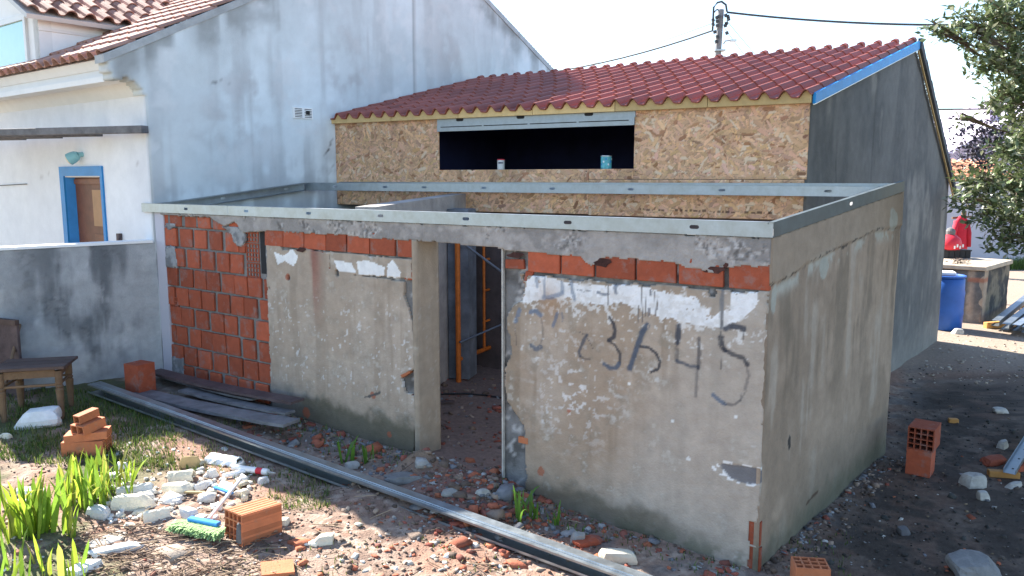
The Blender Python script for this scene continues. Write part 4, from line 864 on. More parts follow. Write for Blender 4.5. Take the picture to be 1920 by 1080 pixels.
# garden wall between the house corner and the left picture edge
wq = on_z(0, 470, 1.935); wl = np.array([wq[0], wq[1], 0.]) + (np.array([wq[0], wq[1], 0.]) - gN) / np.hypot(*(wq - gN)[:2]) * .45
GW = Frame(wl, math.atan2(gN[1] - wl[1], gN[0] - wl[0])); GWL = float(np.hypot(*(gN - wl)[:2])); GW.n = GW.n if GW.n[0] > 0 else -GW.n
def colW(U, Z):
    n1 = fbm(U * 1.4, Z * 1.4, 121, 5); n2 = fbm(U * 6, Z * 6, 122, 4); st = fbm(U * 6, Z * 1.2, 123, 4)
    c = np.zeros(U.shape + (3,)) + np.array([.38, .39, .40]); k = sm(.40, .56, .55 * n1 + .45 * st) * sm(0.2, 1.0, U) * sm(GWL + .1, GWL - .55, U) * sm(.35, .8, Z)
    c = mixc(c, (.085, .095, .105), k * .8); c = mixc(c, (.03, .035, .045), sm(.56, .64, n2) * k); c = mixc(c, (.58, .59, .59), sm(.55, .7, n2) * .3); c = mixc(c, (.52, .52, .50), sm(.55, .1, Z - .35) * sm(.4, .55, n1) * .5); return mixc(c, (.15, .17, .16), sm(.5, .35, Z + .2 * (n2 - .5)) * sm(.5, .6, n1) * .5)
gwall = thing('garden_wall', 'low mould-stained grey rendered wall between the white house and the brick panel', 'wall', GW.pt(GWL / 2, 0, -.1))
sheet('wall_face', GW, 'plaster', gwall, 0, GWL + .02, -.1, 1.935, .02, colW, None, lambda U, Z: .014 * (fbm(U * 2, Z * 2, 124, 3) - .5) + .005 * (fbm(U * 20, Z * 20, 125, 2) - .5), .17)
wbox(MB(), GW, -.02, GWL - .02, 1.937, 1.965, -.19, .012).build('coping', 'white', gwall)  # white puts the sunlit wall top into the coping's colour
# strip of pale render where house corner and brick panel meet
wbox(MB(), FW, -.16, .005, -.1, WT - .002, -.2, -.012).build('corner_render', 'farwall', gwall)

# ================================================================ THINGS ON THE GROUND
def place_me(name, me, label, cat, p, rot=(0, 0, 0), group=None, m=None):
    o = link(name, me, None, tuple(map(float, p)), m); o.rotation_euler = rot; return tag(o, label, cat, group)
def noisy(dims, seed, amp=.16, cuts=3):
    """irregular lump: subdivided box pushed about by noise, flat-ish faces kept"""
    r = random.Random(seed); bm = bmesh.new(); bmesh.ops.create_cube(bm, size=1.); bmesh.ops.subdivide_edges(bm, edges=bm.edges[:], cuts=cuts, use_grid_fill=True)
    sh = [r.uniform(-.25, .25) for _ in range(4)]; tp = r.uniform(.6, .95); ox = r.uniform(0, 99)
    for v in bm.verts:
        x, y, z = v.co; k = 1 - (1 - tp) * (z + .5); x *= k; y *= k; x += sh[0] * z + sh[1] * y; y += sh[2] * x
        rr = 1 + amp * 2 * (float(fbm(np.array(x * 2.3 + ox), np.array(y * 2.3 + z * 1.7), seed % 50, 3)) - .5)
        c = max(abs(v.co.x), abs(v.co.y), abs(v.co.z)); q = math.sqrt(v.co.x ** 2 + v.co.y ** 2 + v.co.z ** 2); soft = 1 - .28 * max(0, q / c - 1.1)
        v.co = Vector((x * rr * soft * dims[0], y * rr * soft * dims[1], (z * rr * soft + .46) * dims[2]))
    me = bpy.data.meshes.new('mesh'); bm.to_mesh(me); bm.free(); return me
def curved(L, w, h, seed, arc=1.6):
    """piece of a broken moulding: a bowed strip with one ragged end"""
    r = random.Random(seed); n, m_ = 9, 7; v = []; 
    for i in range(n):
        t = i / (n - 1)
        for j in range(m_):
            a = (j / (m_ - 1) - .5) * arc; rag = r.uniform(-.05, .05) * L if i in (0, n - 1) else 0
            v.append(((t - .5) * L + rag, math.sin(a) * w / 2 / math.sin(arc / 2), (math.cos(a) - math.cos(arc / 2)) / (1 - math.cos(arc / 2)) * h + .012 + .004 * r.uniform(-1, 1)))
    k = len(v); v += [(x, y * .93, max(0, z - .014)) for x, y, z in v]; f = []
    g = lambda i, j: i * m_ + j
    for i in range(n - 1):
        for j in range(m_ - 1): f += [(g(i, j), g(i + 1, j), g(i + 1, j + 1), g(i, j + 1)), (k + g(i, j + 1), k + g(i + 1, j + 1), k + g(i + 1, j), k + g(i, j))]
        f += [(g(i, 0), k + g(i, 0), k + g(i + 1, 0), g(i + 1, 0)), (g(i, m_ - 1), g(i + 1, m_ - 1), k + g(i + 1, m_ - 1), k + g(i, m_ - 1))]
    for j in range(m_ - 1): f += [(g(0, j), g(0, j + 1), k + g(0, j + 1), k + g(0, j)), (g(n - 1, j + 1), g(n - 1, j), k + g(n - 1, j), k + g(n - 1, j + 1))]
    me = raw(v, f); bm = bmesh.new(); bm.from_mesh(me); bmesh.ops.recalc_face_normals(bm, faces=bm.faces); bm.to_mesh(me); bm.free(); return me
# --- loose hollow bricks
def rbrick(label, p, rz, dims=(.30, .20, .19), n=(4, 4), m='brick2', up=False, tilt=(0, 0), name='hollow_brick', group=None, wall=.010, cat='brick'):
    me = grid_brick(*dims, *n, wall); p = np.array(p, float)
    rot = (tilt[0], tilt[1] - (math.pi / 2 if up else 0), rz)
    if up: p = p + np.array([math.cos(rz) * dims[2] / 2, math.sin(rz) * dims[2] / 2, dims[0] / 2])
    o = place_me(name, me, label, cat, p, rot, group, m)
    return o
g_ = gnd(462, 1026)
hb = rbrick('orange hollow brick lying by the green broom with a broken corner', g_ + np.array([.0, .16, .0]), R(50), (.31, .215, .215), (4, 4), tilt=(R(-3), R(3)))
# grooves along its faces and a mortar lump on the end
for k in range(4): MB().tube([Vector((-.155, -.105 + .042 + k * .042, .2065)), Vector((.155, -.105 + .042 + k * .042, .2065))], .0035, 6).build('groove_rib', 'brick2', hb) if False else None
ribs = MB()
for k in range(5): ribs.box((0, -.084 + k * .042, .2062), (.309, .022, .003))
def local_part(mb, name, m, par):
    me = raw(mb.v, mb.f); bm = bmesh.new(); bm.from_mesh(me); bmesh.ops.recalc_face_normals(bm, faces=bm.faces); bm.to_mesh(me); bm.free()
    o = bpy.data.objects.new(name, me); me.materials.append(M[m]); COL.objects.link(o); o.parent = par; return o
for k in range(5): local_part(MB().box((0, -.084 + k * .042, .2162), (.309, .024, .0035)), 'rib', 'brick2', hb)
for k in range(4): local_part(MB().box((.0, -.1087, .03 + k * .050), (.306, .003, .032)), 'rib', 'brick2', hb)
o = bpy.data.objects.new('mortar_lump', noisy((.03, .05, .15), 4, .3, 2)); o.data.materials.append(M['mortar']); COL.objects.link(o); o.parent = hb; o.location = (-.155, -.075, .02)
g_ = gnd(1733, 895)
b0 = rbrick('lower of the two stacked hollow bricks beside the side wall, standing upright', g_ + np.array([.02, .12, 0]), R(-38), (.235, .21, .20), (4, 4), 'brick', True, name='hollow_brick')
rbrick('upper of the two stacked hollow bricks, its square cells facing the camera', g_ + np.array([.055, .155, .236]), R(52), (.30, .215, .205), (4, 4), 'brick', tilt=(0, 0))
g_ = gnd(1528, 1122)
rbrick('orange hollow brick standing on end at the bottom edge beside the wall corner', g_ + np.array([0, .1, 0]), R(-8), (.19, .16, .215), (3, 4), 'brick2', True)
g_ = gnd(260, 744)
rbk = rbrick('plain red brick standing on the blue-grey plank below the garden wall', g_ + np.array([-.02, .1, .035]), R(-28), (.30, .205, .215), (4, 4), 'brick', True)
local_part(MB().box((.1515, 0, .1075), (.003, .203, .213)), 'brick_cap', 'brick', rbk)
# pile of broken pieces
g_ = gnd(152, 856) + np.array([0, .1, 0])
rbrick('bottom brick of the small pile on the grass, dark hole in its face', g_, R(8), (.33, .20, .125), (4, 2), 'brick2', name='broken_brick')
rbrick('thin broken brick slab lying across the small pile on the grass', g_ + np.array([.02, 0, .126]), R(14), (.33, .17, .065), (3, 1), 'brick2', tilt=(0, R(-3)), name='broken_brick')
rbrick('two-celled brick fragment near the top of the small pile', g_ + np.array([.03, -.0, .20]), R(68), (.22, .15, .08), (2, 1), 'brick2', tilt=(0, R(-6)), name='broken_brick')
rbrick('single-celled brick fragment topping the small pile on the grass', g_ + np.array([.02, .0, .29]), R(66), (.19, .075, .07), (1, 1), 'brick2', tilt=(0, R(-7)), name='broken_brick')
rbrick('flat red brick shard at the bottom edge below the hollow brick', gnd(520, 1072), R(20), (.20, .15, .035), (3, 1), 'brick2', tilt=(R(6), R(4)), name='broken_brick')
# --- long steel channel on the ground
def sweepchan(label, a, b, w, h, side, flip=False, name='steel_channel', ribs=True, m='steel', up=Zv):
    a, b = np.array(a, float), np.array(b, float); d = (b - a) / np.linalg.norm(b - a); side = side - d * (side @ d); side /= np.linalg.norm(side); up_ = np.cross(side, d); up_ = up_ if up_[2] > 0 else -up_
    t = .003; root = thing(name, label, 'steel channel', (a + b) / 2)
    MB().sweep([(0, h - t), (w, h - t), (w, h), (0, h)], a, b, side, up_).build('top_flange', m, root)
    MB().sweep([(w - t, 0.0031), (w, 0.0031), (w, h - t - .0001), (w - t, h - t - .0001)], a, b, side, up_).build('web', m, root)
    MB().sweep([(0, 0), (w - t - .0002, 0), (w - t - .0002, t), (0, t)], a, b, side, up_).build('bottom_flange', m, root)
    MB().sweep([(0, t + .0001), (t, t + .0001), (t, .020), (0, .020)], a, b, side, up_).build('lip', m, root)
    MB().sweep([(0, h - .016), (t, h - .016), (t, h - t - .0001), (0, h - t - .0001)], a, b, side, up_).build('lip', m, root)
    if ribs:
        for x in (w * .22, w * .38): MB().sweep([(x, h), (x + .006, h), (x + .004, h + .005), (x + .002, h + .005)], a, b, side, up_).build('rib', m, root)
    return root
ra_, rb_ = gnd(165, 742), gnd(1128, 1098); 
ra_ = ra_ + np.array([0, 0, .03]); rb_ = rb_ + np.array([0, 0, .012]); rb_ = ra_ + (rb_ - ra_) * 1.12
dd = (rb_ - ra_) / np.linalg.norm(rb_ - ra_); sd_ = np.array([-dd[1], dd[0], 0]); sd_ = sd_ if sd_[1] > 0 else -sd_
sweepchan('long galvanised steel channel lying across the ground in front of the room', ra_, rb_, .14, .095, sd_)
# --- planks by the brick panel
def plank(label, a, b, w, th, m, z):
    a, b = gnd(*a), gnd(*b); z0 = max(a[2], b[2]) + z; a[2] = z0; b[2] = z0; d = (b - a) / np.linalg.norm(b - a); s_ = np.array([-d[1], d[0], 0]); n = 14; v = []
    r = random.Random(int(w * 1e4)); f = []
    for i in range(n):
        t = i / (n - 1)
        for x, zz in ((-w / 2, 0), (w / 2, 0), (w / 2, th), (-w / 2, th)): v.append(a + (b - a) * t + s_ * (x + r.uniform(-.004, .004)) + Zv * (zz + r.uniform(-.002, .002) - .02 * math.sin(t * 3.14)))
    for i in range(n - 1):
        for j in range(4): f.append((4 * i + j, 4 * i + (j + 1) % 4, 4 * i + 4 + (j + 1) % 4, 4 * i + 4 + j))
    f += [(0, 1, 2, 3), (4 * n - 1, 4 * n - 2, 4 * n - 3, 4 * n - 4)]
    o = MB().add(v, f).build('plank', m); return tag(o, label, 'plank', 'boards lying below the brick panel')
plank('lowest blue-grey plank on the ground below the brick panel', (262, 742), (548, 826), .21, .03, 'plank', .02)
plank('pale-edged narrow plank under the dark one below the brick panel', (345, 742), (545, 806), .13, .022, 'plank', .055)
plank('topmost dark brown plank against the foot of the brick panel', (290, 712), (560, 800), .17, .025, 'plankd', .085)
plank('broad dark board lying flat right against the brick panel', (322, 704), (500, 766), .34, .02, 'plank', .015)
# --- chair
cg = gnd(62, 790); 
ch = thing('wooden_chair', 'old wooden chair with dark seat and turned legs against the garden wall', 'chair', cg, None, (0, 0, R(14)))
def cpart(name, m, mb, par=None, bevel=0):
    me = raw(mb.v, mb.f); bm = bmesh.new(); bm.from_mesh(me); bmesh.ops.recalc_face_normals(bm, faces=bm.faces)
    if bevel: bmesh.ops.bevel(bm, geom=[e for e in bm.edges if e.calc_face_angle(0) > .5], offset=bevel, segments=2, affect='EDGES')
    bm.to_mesh(me); bm.free(); o = bpy.data.objects.new(name, me); me.materials.append(M[m]); COL.objects.link(o); o.parent = par or ch; return o
LEGP = [(.021, 0), (.026, .06), (.034, .25), (.038, .29), (.026, .305), (.037, .32), (.026, .335), (.033, .35), (.033, .47)]
for x, y in ((-.24, 0), (.24, .02), (-.22, .40), (.22, .40)): cpart('leg', 'chair', lathe(MB(), (x, y, 0), LEGP, 12))
for k in range(3): cpart('seat_board', 'chaird', MB().box((-.0, .03 + .155 * k, .505), (.62, .150, .028)), None, .004)
for a, b in (((-.24, 0), (.24, .02)), ((-.22, .4), (.22, .4)), ((-.24, 0), (-.22, .4)), ((.24, .02), (.22, .4))):
    c_ = np.array([(a[0] + b[0]) / 2, (a[1] + b[1]) / 2, .445]); d_ = np.array([b[0] - a[0], b[1] - a[1], 0]); L_ = np.linalg.norm(d_); d_ /= L_; cpart('apron', 'chair', MB().box(c_, (L_ - .06, .02, .07), [d_, np.array([-d_[1], d_[0], 0]), Zv]))
    cpart('stretcher', 'chair', MB().tube([np.array([*a, .335]) + d_ * .02, np.array([*b, .335]) - d_ * .02], .013, 8))
bp_ = gnd(2, 765); t = thing('board', 'dark upright board leaning behind the chair at the left edge', 'board', bp_ + np.array([-.1, .35, 0]))
MB().box(bp_ + np.array([-.1, .35, .40]), (.34, .03, .80), [(.9, -.4, 0), (.4, .9, 0), (0, 0, 1)]).build('board_face', 'plankd', t, bevel=.004); MB().box(bp_ + np.array([-.1, .33, .79]), (.36, .045, .05), [(.9, -.4, 0), (.4, .9, 0), (0, 0, 1)]).build('board_edge', 'chaird', t)
s0, s1 = gnd(-8, 800), at_y(41, 592, 8.05); tag(MB().tube([s0, s0 * .5 + s1 * .5, s1], [.016, .016, .015], 10).build('broom_stick', 'chair'), 'thin wooden stick leaning beside the chair with its pale end up', 'stick')
# --- pale foam and plaster lumps
LUMPS = [  # px, py(base), size, rot, material, shape, label
    (415, 872, (.27, .17, .06), -10, 'chunkw', 'c', 'largest bowed white foam piece, close to the long steel channel'),
    (355, 876, (.19, .03, .10), 20, 'chunkt', 'b', 'tan flat foam slab leaning left of the largest bowed white piece'),
    (336, 903, (.19, .12, .07), 8, 'chunk', 'c', 'cream moulding piece lying on top of a squarer cream block'),
    (330, 926, (.20, .12, .075), 0, 'chunk', 'b', 'squarer cream block under a cream moulding piece'),
    (396, 896, (.09, .07, .08), 60, 'chunkw', 'n', 'small upright white shell left of the sealant tube'),
    (388, 912, (.09, .06, .05), 30, 'chunkw', 'n', 'small white lump in the middle of the foam heap'),
    (425, 925, (.16, .10, .06), -40, 'chunkw', 'c', 'rounded white tongue of foam above the hollow brick'),
    (493, 908, (.09, .06, .06), 40, 'chunkw', 'n', 'small white lump just below the red banded tube'),
    (243, 958, (.29, .10, .12), 12, 'chunk', 'b', 'big cream block with a straight face beside the iris leaves'),
    (250, 930, (.24, .10, .07), 22, 'chunkw', 'c', 'white moulding lying behind the big cream block'),
    (178, 972, (.20, .11, .08), -10, 'chunkw', 'b', 'greyish block half hidden by the iris leaves'),
    (48, 930, (.24, .10, .05), 5, 'chunkw', 'b', 'upper flat white slab behind the left iris clump'),
    (52, 946, (.24, .10, .04), -4, 'chunkw', 'b', 'lower flat white slab behind the left iris clump'),
    (258, 966, (.11, .07, .035), 15, 'chunk', 'n', 'flat cream flake between the big block and the tilted piece'),
    (290, 976, (.18, .08, .07), 40, 'chunk', 'c', 'tilted cream trough piece below the big cream block'),
    (240, 990, (.09, .06, .035), 20, 'chunk', 'n', 'little cream flake nearest the twigs'),
    (352, 975, (.13, .08, .08), -25, 'chunkw', 'n', 'pointed white piece behind the blue broom head'),
    (372, 980, (.15, .09, .05), -15, 'chunk', 'b', 'cream block lying right behind the blue broom head'),
    (405, 955, (.12, .05, .04), -20, 'chunkw', 'b', 'narrow white strip left of the broom handle'),
    (330, 944, (.06, .04, .035), 5, 'chunkw', 'b', 'small white cube below the squarer cream block'),
    (372, 920, (.13, .05, .05), 70, 'chunkw', 'c', 'thin white shell right of the squarer cream block'),
    (452, 930, (.10, .06, .05), 50, 'chunk', 'n', 'cream lump beside the upper end of the broom handle'),
    (606, 1022, (.16, .09, .07), 20, 'chunk', 'n', 'lone cream lump right of the hollow brick'),
    (585, 1024, (.09, .07, .03), 0, 'chunk', 'n', 'flat cream flake beside the lone cream lump'),
    (530, 985, (.08, .07, .05), 0, 'chunk', 'n', 'small cream lump at the right face of the hollow brick'),
    (1160, 1056, (.27, .10, .085), -10, 'chunk', 'b', 'straight cream block near the wall foot at the bottom'),
    (1100, 1025, (.20, .11, .05), 25, 'brick', 'b', 'dull red flat brick piece near the straight cream block'),
    (1084, 1020, (.11, .09, .08), 10, 'stone', 'n', 'upright grey mortar lump left of the dull red piece'),
    (540, 854, (.13, .08, .03), 10, 'chunk', 'n', 'yellowish flake on the dark soil between channel and wall'),
    (66, 803, (.42, .26, .17), 10, 'chunkw', 'n', 'big white block of foam on the grass beside the chair'),
    (8, 822, (.16, .05, .05), -25, 'chunk', 'n', 'bone-like cream piece on the grass at the left edge'),
    (1832, 915, (.17, .13, .12), 10, 'stone', 'n', 'larger pale stone beside the tilted channel at right'),
    (1847, 938, (.10, .08, .08), 0, 'stone', 'b', 'squarish pale stone in front of the larger pale stone'),
    (1884, 842, (.13, .08, .09), 30, 'stone', 'n', 'pale stone left of the tilted channel at the right edge'),
    (1905, 915, (.16, .07, .05), 15, 'stone', 'n', 'flat pale stone under the end of the tilted channel'),
    (1880, 775, (.17, .12, .06), 0, 'stone', 'n', 'half buried stone on the shaded path'),
    (1840, 1092, (.40, .30, .13), 0, 'mortar', 'n', 'large rough stone cut by the bottom edge at right'),
    (1697, 1003, (.10, .08, .06), 20, 'plank', 'b', 'small blue-grey block on the shaded soil'),
    (752, 908, (.30, .17, .07), 25, 'mortar', 'n', 'pale slab of mortar beside the clay mound'),
    (845, 930, (.17, .11, .04), 15, 'stone', 'n', 'flat grey chip on the crushed brick before the door'),
    (905, 932, (.11, .09, .06), 40, 'stone', 'n', 'blue-grey pebble on the crushed brick before the door'),
    (660, 880, (.12, .09, .06), 30, 'stone', 'n', 'grey pebble under the shaded grass by the wall'),
    (210, 1040, (.34, .10, .05), 35, 'chunkw', 'n', 'crumpled white plastic strip among the twigs'),
    (185, 1022, (.26, .20, .02), 30, 'stone', 'b', 'flat grey card beside the crumpled white strip'),
    (150, 1078, (.20, .12, .06), 60, 'chunkw', 'n', 'white rounded piece at the bottom edge by the iris'),
]
M['turqc'] = mat('brown_clay', (.20, .125, .07), vary=.3, scale=14, bump=.8, bscale=40)
for k, (px, py, dm, rz, mt, sh, lab) in enumerate(LUMPS):
    p = gnd(px, py); p[1] += dm[1] * .4
    if sh == 'c': me = curved(dm[0], dm[1], dm[2], 300 + k)
    elif sh == 'b': me = noisy(dm, 300 + k, .05, 2)
    else: me = noisy(dm, 300 + k, .22, 3)
    nm = {'stone': 'stone', 'brick': 'brick_shard', 'turqc': 'clay_mound', 'plank': 'small_block'}.get(mt, 'foam_chunk')
    if 'card' in lab: nm = 'card'
    if 'plastic' in lab: nm = 'plastic_strip'
    place_me(nm, me, lab, nm.replace('_', ' '), p - np.array([0, 0, .008]), (R(random.uniform(-5, 5)), R(random.uniform(-5, 5)) + (R(55) if 'leaning' in lab else 0) * 0, R(rz)), None, mt)
# --- sealant tube, broom, strips
a, b = gnd(437, 884), gnd(503, 893); a[2] += .035; b[2] += .035; d_ = (b - a) / np.linalg.norm(b - a)
tb = thing('sealant_tube', 'white sealant tube with a red band beside the long steel channel', 'tube', (a + b) / 2)
MB().tube([a, b], .027, 16).build('tube_body', 'whitep', tb, smooth=False); MB().tube([a + (b - a) * .68, a + (b - a) * .85], .0276, 16).build('label_band', 'redp', tb); MB().tube([b + d_ * .0003, b + d_ * .02, b + d_ * .07], [.011, .009, .005], 10).build('nozzle', 'stone', tb)
a, b = gnd(418, 898), gnd(478, 884); tag(MB().tube([a + Zv * .024, b + Zv * .024], .019, 14).build('pipe_piece', 'whitep'), 'plain white tube lying just below the red banded one', 'tube')
bc = gnd(378, 1003); bd = np.array([.93, -.36, 0]); bd /= np.linalg.norm(bd)
br = thing('broom', 'broom with green bristles, blue head and white handle on the soil', 'broom', bc)
bn = np.array([-bd[1], bd[0], 0])
MB().box(bc + Zv * .085 + bn * .03, (.26, .05, .028), [bd, bn, Zv]).build('head', 'bluep', br, bevel=.006)
rb = random.Random(3); bb = MB()
for _ in range(2600):
    t_, s_ = rb.uniform(-.19, .19), rb.uniform(-.03, .03); p = bc + bd * t_ + bn * s_ + Zv * .075; q = p - Zv * rb.uniform(-.005, .05) - bn * (.055 + rb.uniform(-.03, .03)) + bd * (rb.uniform(-.03, .03) + t_ * .08); w = bd * .0035
    bb.add([p - w, p + w, q + w, q - w], [(0, 1, 2, 3)])
tag(bb.build('bristles', 'green', br, recalc=False), kind='stuff')
h0 = bc + bd * .02 + bn * .05 + Zv * .095; h1 = gnd(452, 922) + Zv * .10; MB().tube([h0, h0 * .5 + h1 * .5, h1], .013, 10).build('handle', 'white', br)
for a, b, m_, lab, w in (((402, 920), (436, 932), 'bluep', 'blue plastic strip under the white foam pieces', .03), ((345, 930), (385, 930), 'chunkt', 'yellow strip lying on the foam heap', .025), ((318, 934), (350, 936), 'black', 'dark flat strip below the squarer cream block', .03), ((800, 760), (852, 757), 'plankd', 'weathered stick on the floor inside the doorway', .05)):
    a, b = gnd(*a), gnd(*b); d_ = (b - a) / np.linalg.norm(b - a); tag(MB().box((a + b) / 2 + Zv * .03, (np.linalg.norm(b - a), w, .014), [d_, np.cross(Zv, d_), Zv]).build('strip', m_, bevel=.003), lab, 'strip')
# --- scaffold seen through the doorway
sp0 = gnd(860, 716); 
sdir = np.array([.52, -.12, 0]); Y0 = sp0[1]
sc = thing('scaffold_frame', 'orange tubular scaffold frame standing inside the doorway', 'scaffold', sp0)
A0, A1 = sp0.copy(), np.array([sp0[0], sp0[1], 2.2]); b0_ = at_y(908, 655, Y0 + .55); B0 = b0_; B1 = np.array([b0_[0], b0_[1], 2.2]); dd_ = (B0 - A0) * np.array([1, 1, 0]); dd_ /= np.linalg.norm(dd_)
far = A0 + dd_ * 1.5; far2 = np.array([far[0], far[1], 2.2])
MB().tube([A0, A1], .031, 10).build('post', 'scaf', sc); MB().tube([B0 + Zv * .0, B1], .018, 10).build('post', 'scaf', sc); MB().tube([far, far2], .026, 10).build('post', 'scaf', sc)
zb = at_y(862, 674, Y0)[2]
MB().tube([A0 * np.array([1, 1, 0]) + Zv * zb, far * np.array([1, 1, 0]) + Zv * zb], .027, 10).build('bottom_rail', 'scaf', sc)
for py in (487, 545, 603):
    z_ = at_y(912, py, Y0 + .55)[2]; MB().tube([B0 * np.array([1, 1, 0]) + Zv * z_, far * np.array([1, 1, 0]) + Zv * z_], .015, 8).build('rung', 'scaf', sc)
q0, q1 = at_y(868, 456, Y0 - .05), at_y(965, 528, Y0 + .15); MB().tube([q0, q1], .015, 8).build('diagonal_brace', 'scafg', sc)
q0, q1 = at_y(862, 642, Y0 - .05), at_y(965, 598, Y0 + .35); MB().tube([q0, q1], .013, 8).build('diagonal_brace', 'scafg', sc)
q = [gnd(826, 741), gnd(870, 740), gnd(910, 743), gnd(960, 752)]; tag(MB().tube([p + Zv * .014 for p in q], .009, 6).build('floor_cable', 'black'), 'thin black cable across the floor inside the doorway', 'cable')
# --- iris clumps
leafmes = []
def leafmesh(h, w, bend, twist, m):
    n = 6; v = []; f = []
    for i in range(n):
        t = i / (n - 1); ww = w * (.55 + 1.6 * t * (1 - t)) * (1 if t < .99 else .04) * (1 - .25 * t); a = bend * t * t; x = h * .55 * a; z = h * t * (1 - .25 * abs(a) * t); tw = twist * t; c_, s_ = math.cos(tw), math.sin(tw)
        v += [(x - .12 * ww * s_, -ww / 2 * c_, z), (x + .1 * ww, 0, z - .004), (x + .12 * ww * s_, ww / 2 * c_, z)]
    for i in range(n - 1):
        for j in (0, 1): f.append((3 * i + j, 3 * i + j + 1, 3 * i + 4 + j, 3 * i + 3 + j))
    me = raw(v, f, True); me.materials.append(M[m]); return me
rl = random.Random(11)
pool = {m: [leafmesh(1., rl.uniform(.075, .135), rl.uniform(-.2, 1.0), rl.uniform(-1., 1.), m) for _ in range(10)] for m in ('leaf', 'leafd', 'leafm', 'leafy')}
CL = [(180, 932, .36, .25, 72, 'leaf', 'sunlit clump of upright iris leaves beside the small brick pile'), (22, 1000, .46, .22, 44, 'leaf', 'tallest iris clump at the left edge of the picture'), (88, 1000, .42, .14, 28, 'leaf', 'iris clump between the tallest one and the greyish block'), (138, 1006, .28, .05, 7, 'leaf', 'few slender iris leaves right of the left clumps'), (50, 1100, .30, .30, 30, 'leaf', 'iris clump cut off by the bottom left corner'), (242, 905, .24, .07, 12, 'leaf', 'low iris shoots right of the sunlit clump'), (150, 1100, .26, .04, 5, 'leaf', 'single iris shoot at the bottom edge by the white piece'),
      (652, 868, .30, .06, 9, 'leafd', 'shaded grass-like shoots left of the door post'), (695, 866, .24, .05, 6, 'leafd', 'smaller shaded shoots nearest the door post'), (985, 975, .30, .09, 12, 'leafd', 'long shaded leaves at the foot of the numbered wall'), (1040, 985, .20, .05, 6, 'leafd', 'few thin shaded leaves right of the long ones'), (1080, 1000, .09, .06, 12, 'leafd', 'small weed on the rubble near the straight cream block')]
for px, py, h_, sp, n_, m_, lab in CL:
    p = gnd(px, py); t = thing('iris_clump', lab, 'plant', p, 'leafy clumps by the wall and in the bed')
    for _ in range(n_):
        a = rl.uniform(0, 6.28); r_ = sp * math.sqrt(rl.random()); x, y = r_ * math.cos(a), r_ * math.sin(a); o = bpy.data.objects.new('leaf', rl.choice(pool[m_ if m_ == 'leafd' else rl.choice(['leaf', 'leaf', 'leafm', 'leafm', 'leafy'])])); COL.objects.link(o); o.parent = t
        o.location = (x, y, float(ground(p[0] + x, p[1] + y)) - p[2] - .01); s_ = h_ * rl.uniform(.55, 1.1); o.scale = (s_, s_ * rl.uniform(.8, 1.3), s_); o.rotation_euler = (rl.gauss(0, .13) - y * .5, rl.gauss(0, .13) + x * .5, rl.uniform(0, 6.28))
# ================================================================ BEYOND THE GABLE
tc_ = gnd(1838, 606); TL = Frame(tc_, R(140), 1); TRr = Frame(tc_, R(45), 1); TL.n = TL.n if TL.n[1] < 0 else -TL.n; TRr.n = TRr.n if TRr.n[0] > 0 else -TRr.n
tank = thing('masonry_tank', 'low crumbling masonry tank with a flat slab top behind the blue barrel', 'tank', tc_)
TH = at_y(1838, 508, tc_[1])[2]
def colT(dark):
    def f(U, Z):
        n1 = fbm(U * 3 + 9 * dark, Z * 3, 131, 4); n2 = fbm(U * 12, Z * 12, 132, 3); c = np.zeros(U.shape + (3,)) + np.array([.20, .17, .125] if dark else [.13, .125, .12])
        c = mixc(c, (.05, .05, .05), sm(.42, .58, n1)); c = mixc(c, (.40, .31, .23), sm(.27, .22, U + .06 * (n2 - .5)) * sm(.1, .2, U if dark == 0 else U + 1) * .9)
        c = mixc(c, (.38, .14, .08), ((np.abs(Z - .82 * TH) < .05) & (U < .25)).astype(float) * .8); return mixc(c, (.42, .37, .30), sm(.3, .0, Z + .2 * (n2 - .5)) * .6)
    return f
sheet('wall_face', TL, 'oldwall', tank, 0, 1.9, -.15, TH, .04, colT(0), None, lambda U, Z: .03 * (fbm(U * 5, Z * 5, 133, 3) - .5), .2); sheet('wall_face', TRr, 'oldwall', tank, 0, 1.75, -.15, TH, .04, colT(1), None, lambda U, Z: .03 * (fbm(U * 5, Z * 5, 134, 3) - .5), .2)
c0 = TL.pt(0, TH, 0) ; e1, e2 = TL.u * 1.95, TRr.u * 1.8; k0 = c0 - TL.u * .05 - TRr.u * .05
MB().hexa([k0, k0 + e2, k0 + e1 + e2, k0 + e1, k0 + Zv * .09, k0 + e2 + Zv * .09, k0 + e1 + e2 + Zv * .09, k0 + e1 + Zv * .09]).build('slab_top', 'chunk' if False else 'turqs', tank) if False else None
M['slab'] = mat('slab_concrete', (.46, .38, .29), vary=.3, scale=6, bump=.5)
MB().hexa([k0, k0 + e2, k0 + e1 + e2, k0 + e1, k0 + Zv * .08, k0 + e2 + Zv * .08, k0 + e1 + e2 + Zv * .08, k0 + e1 + Zv * .08]).build('slab_top', 'slab', tank, bevel=.012)
dl_ = MB(); rd = random.Random(5)
for _ in range(60):
    p = c0 + TL.u * rd.gauss(.5, .1) + TRr.u * rd.gauss(.35, .12) + Zv * rd.uniform(.09, .16); a = rd.uniform(0, 6.28); u_ = np.array([math.cos(a), math.sin(a), rd.uniform(-.3, .5)]) * .05; w_ = np.array([-math.sin(a), math.cos(a), .3]) * .02
    dl_.add([p - u_, p + w_, p + u_, p - w_], [(0, 1, 2, 3)])
tag(dl_.build('dry_leaves', 'bark', None, recalc=False), kind='stuff')
bq = gnd(1786, 622) + np.array([0, .30, 0]); brl = thing('plastic_barrel', 'blue plastic barrel standing by the corner of the gable wall', 'barrel', bq)
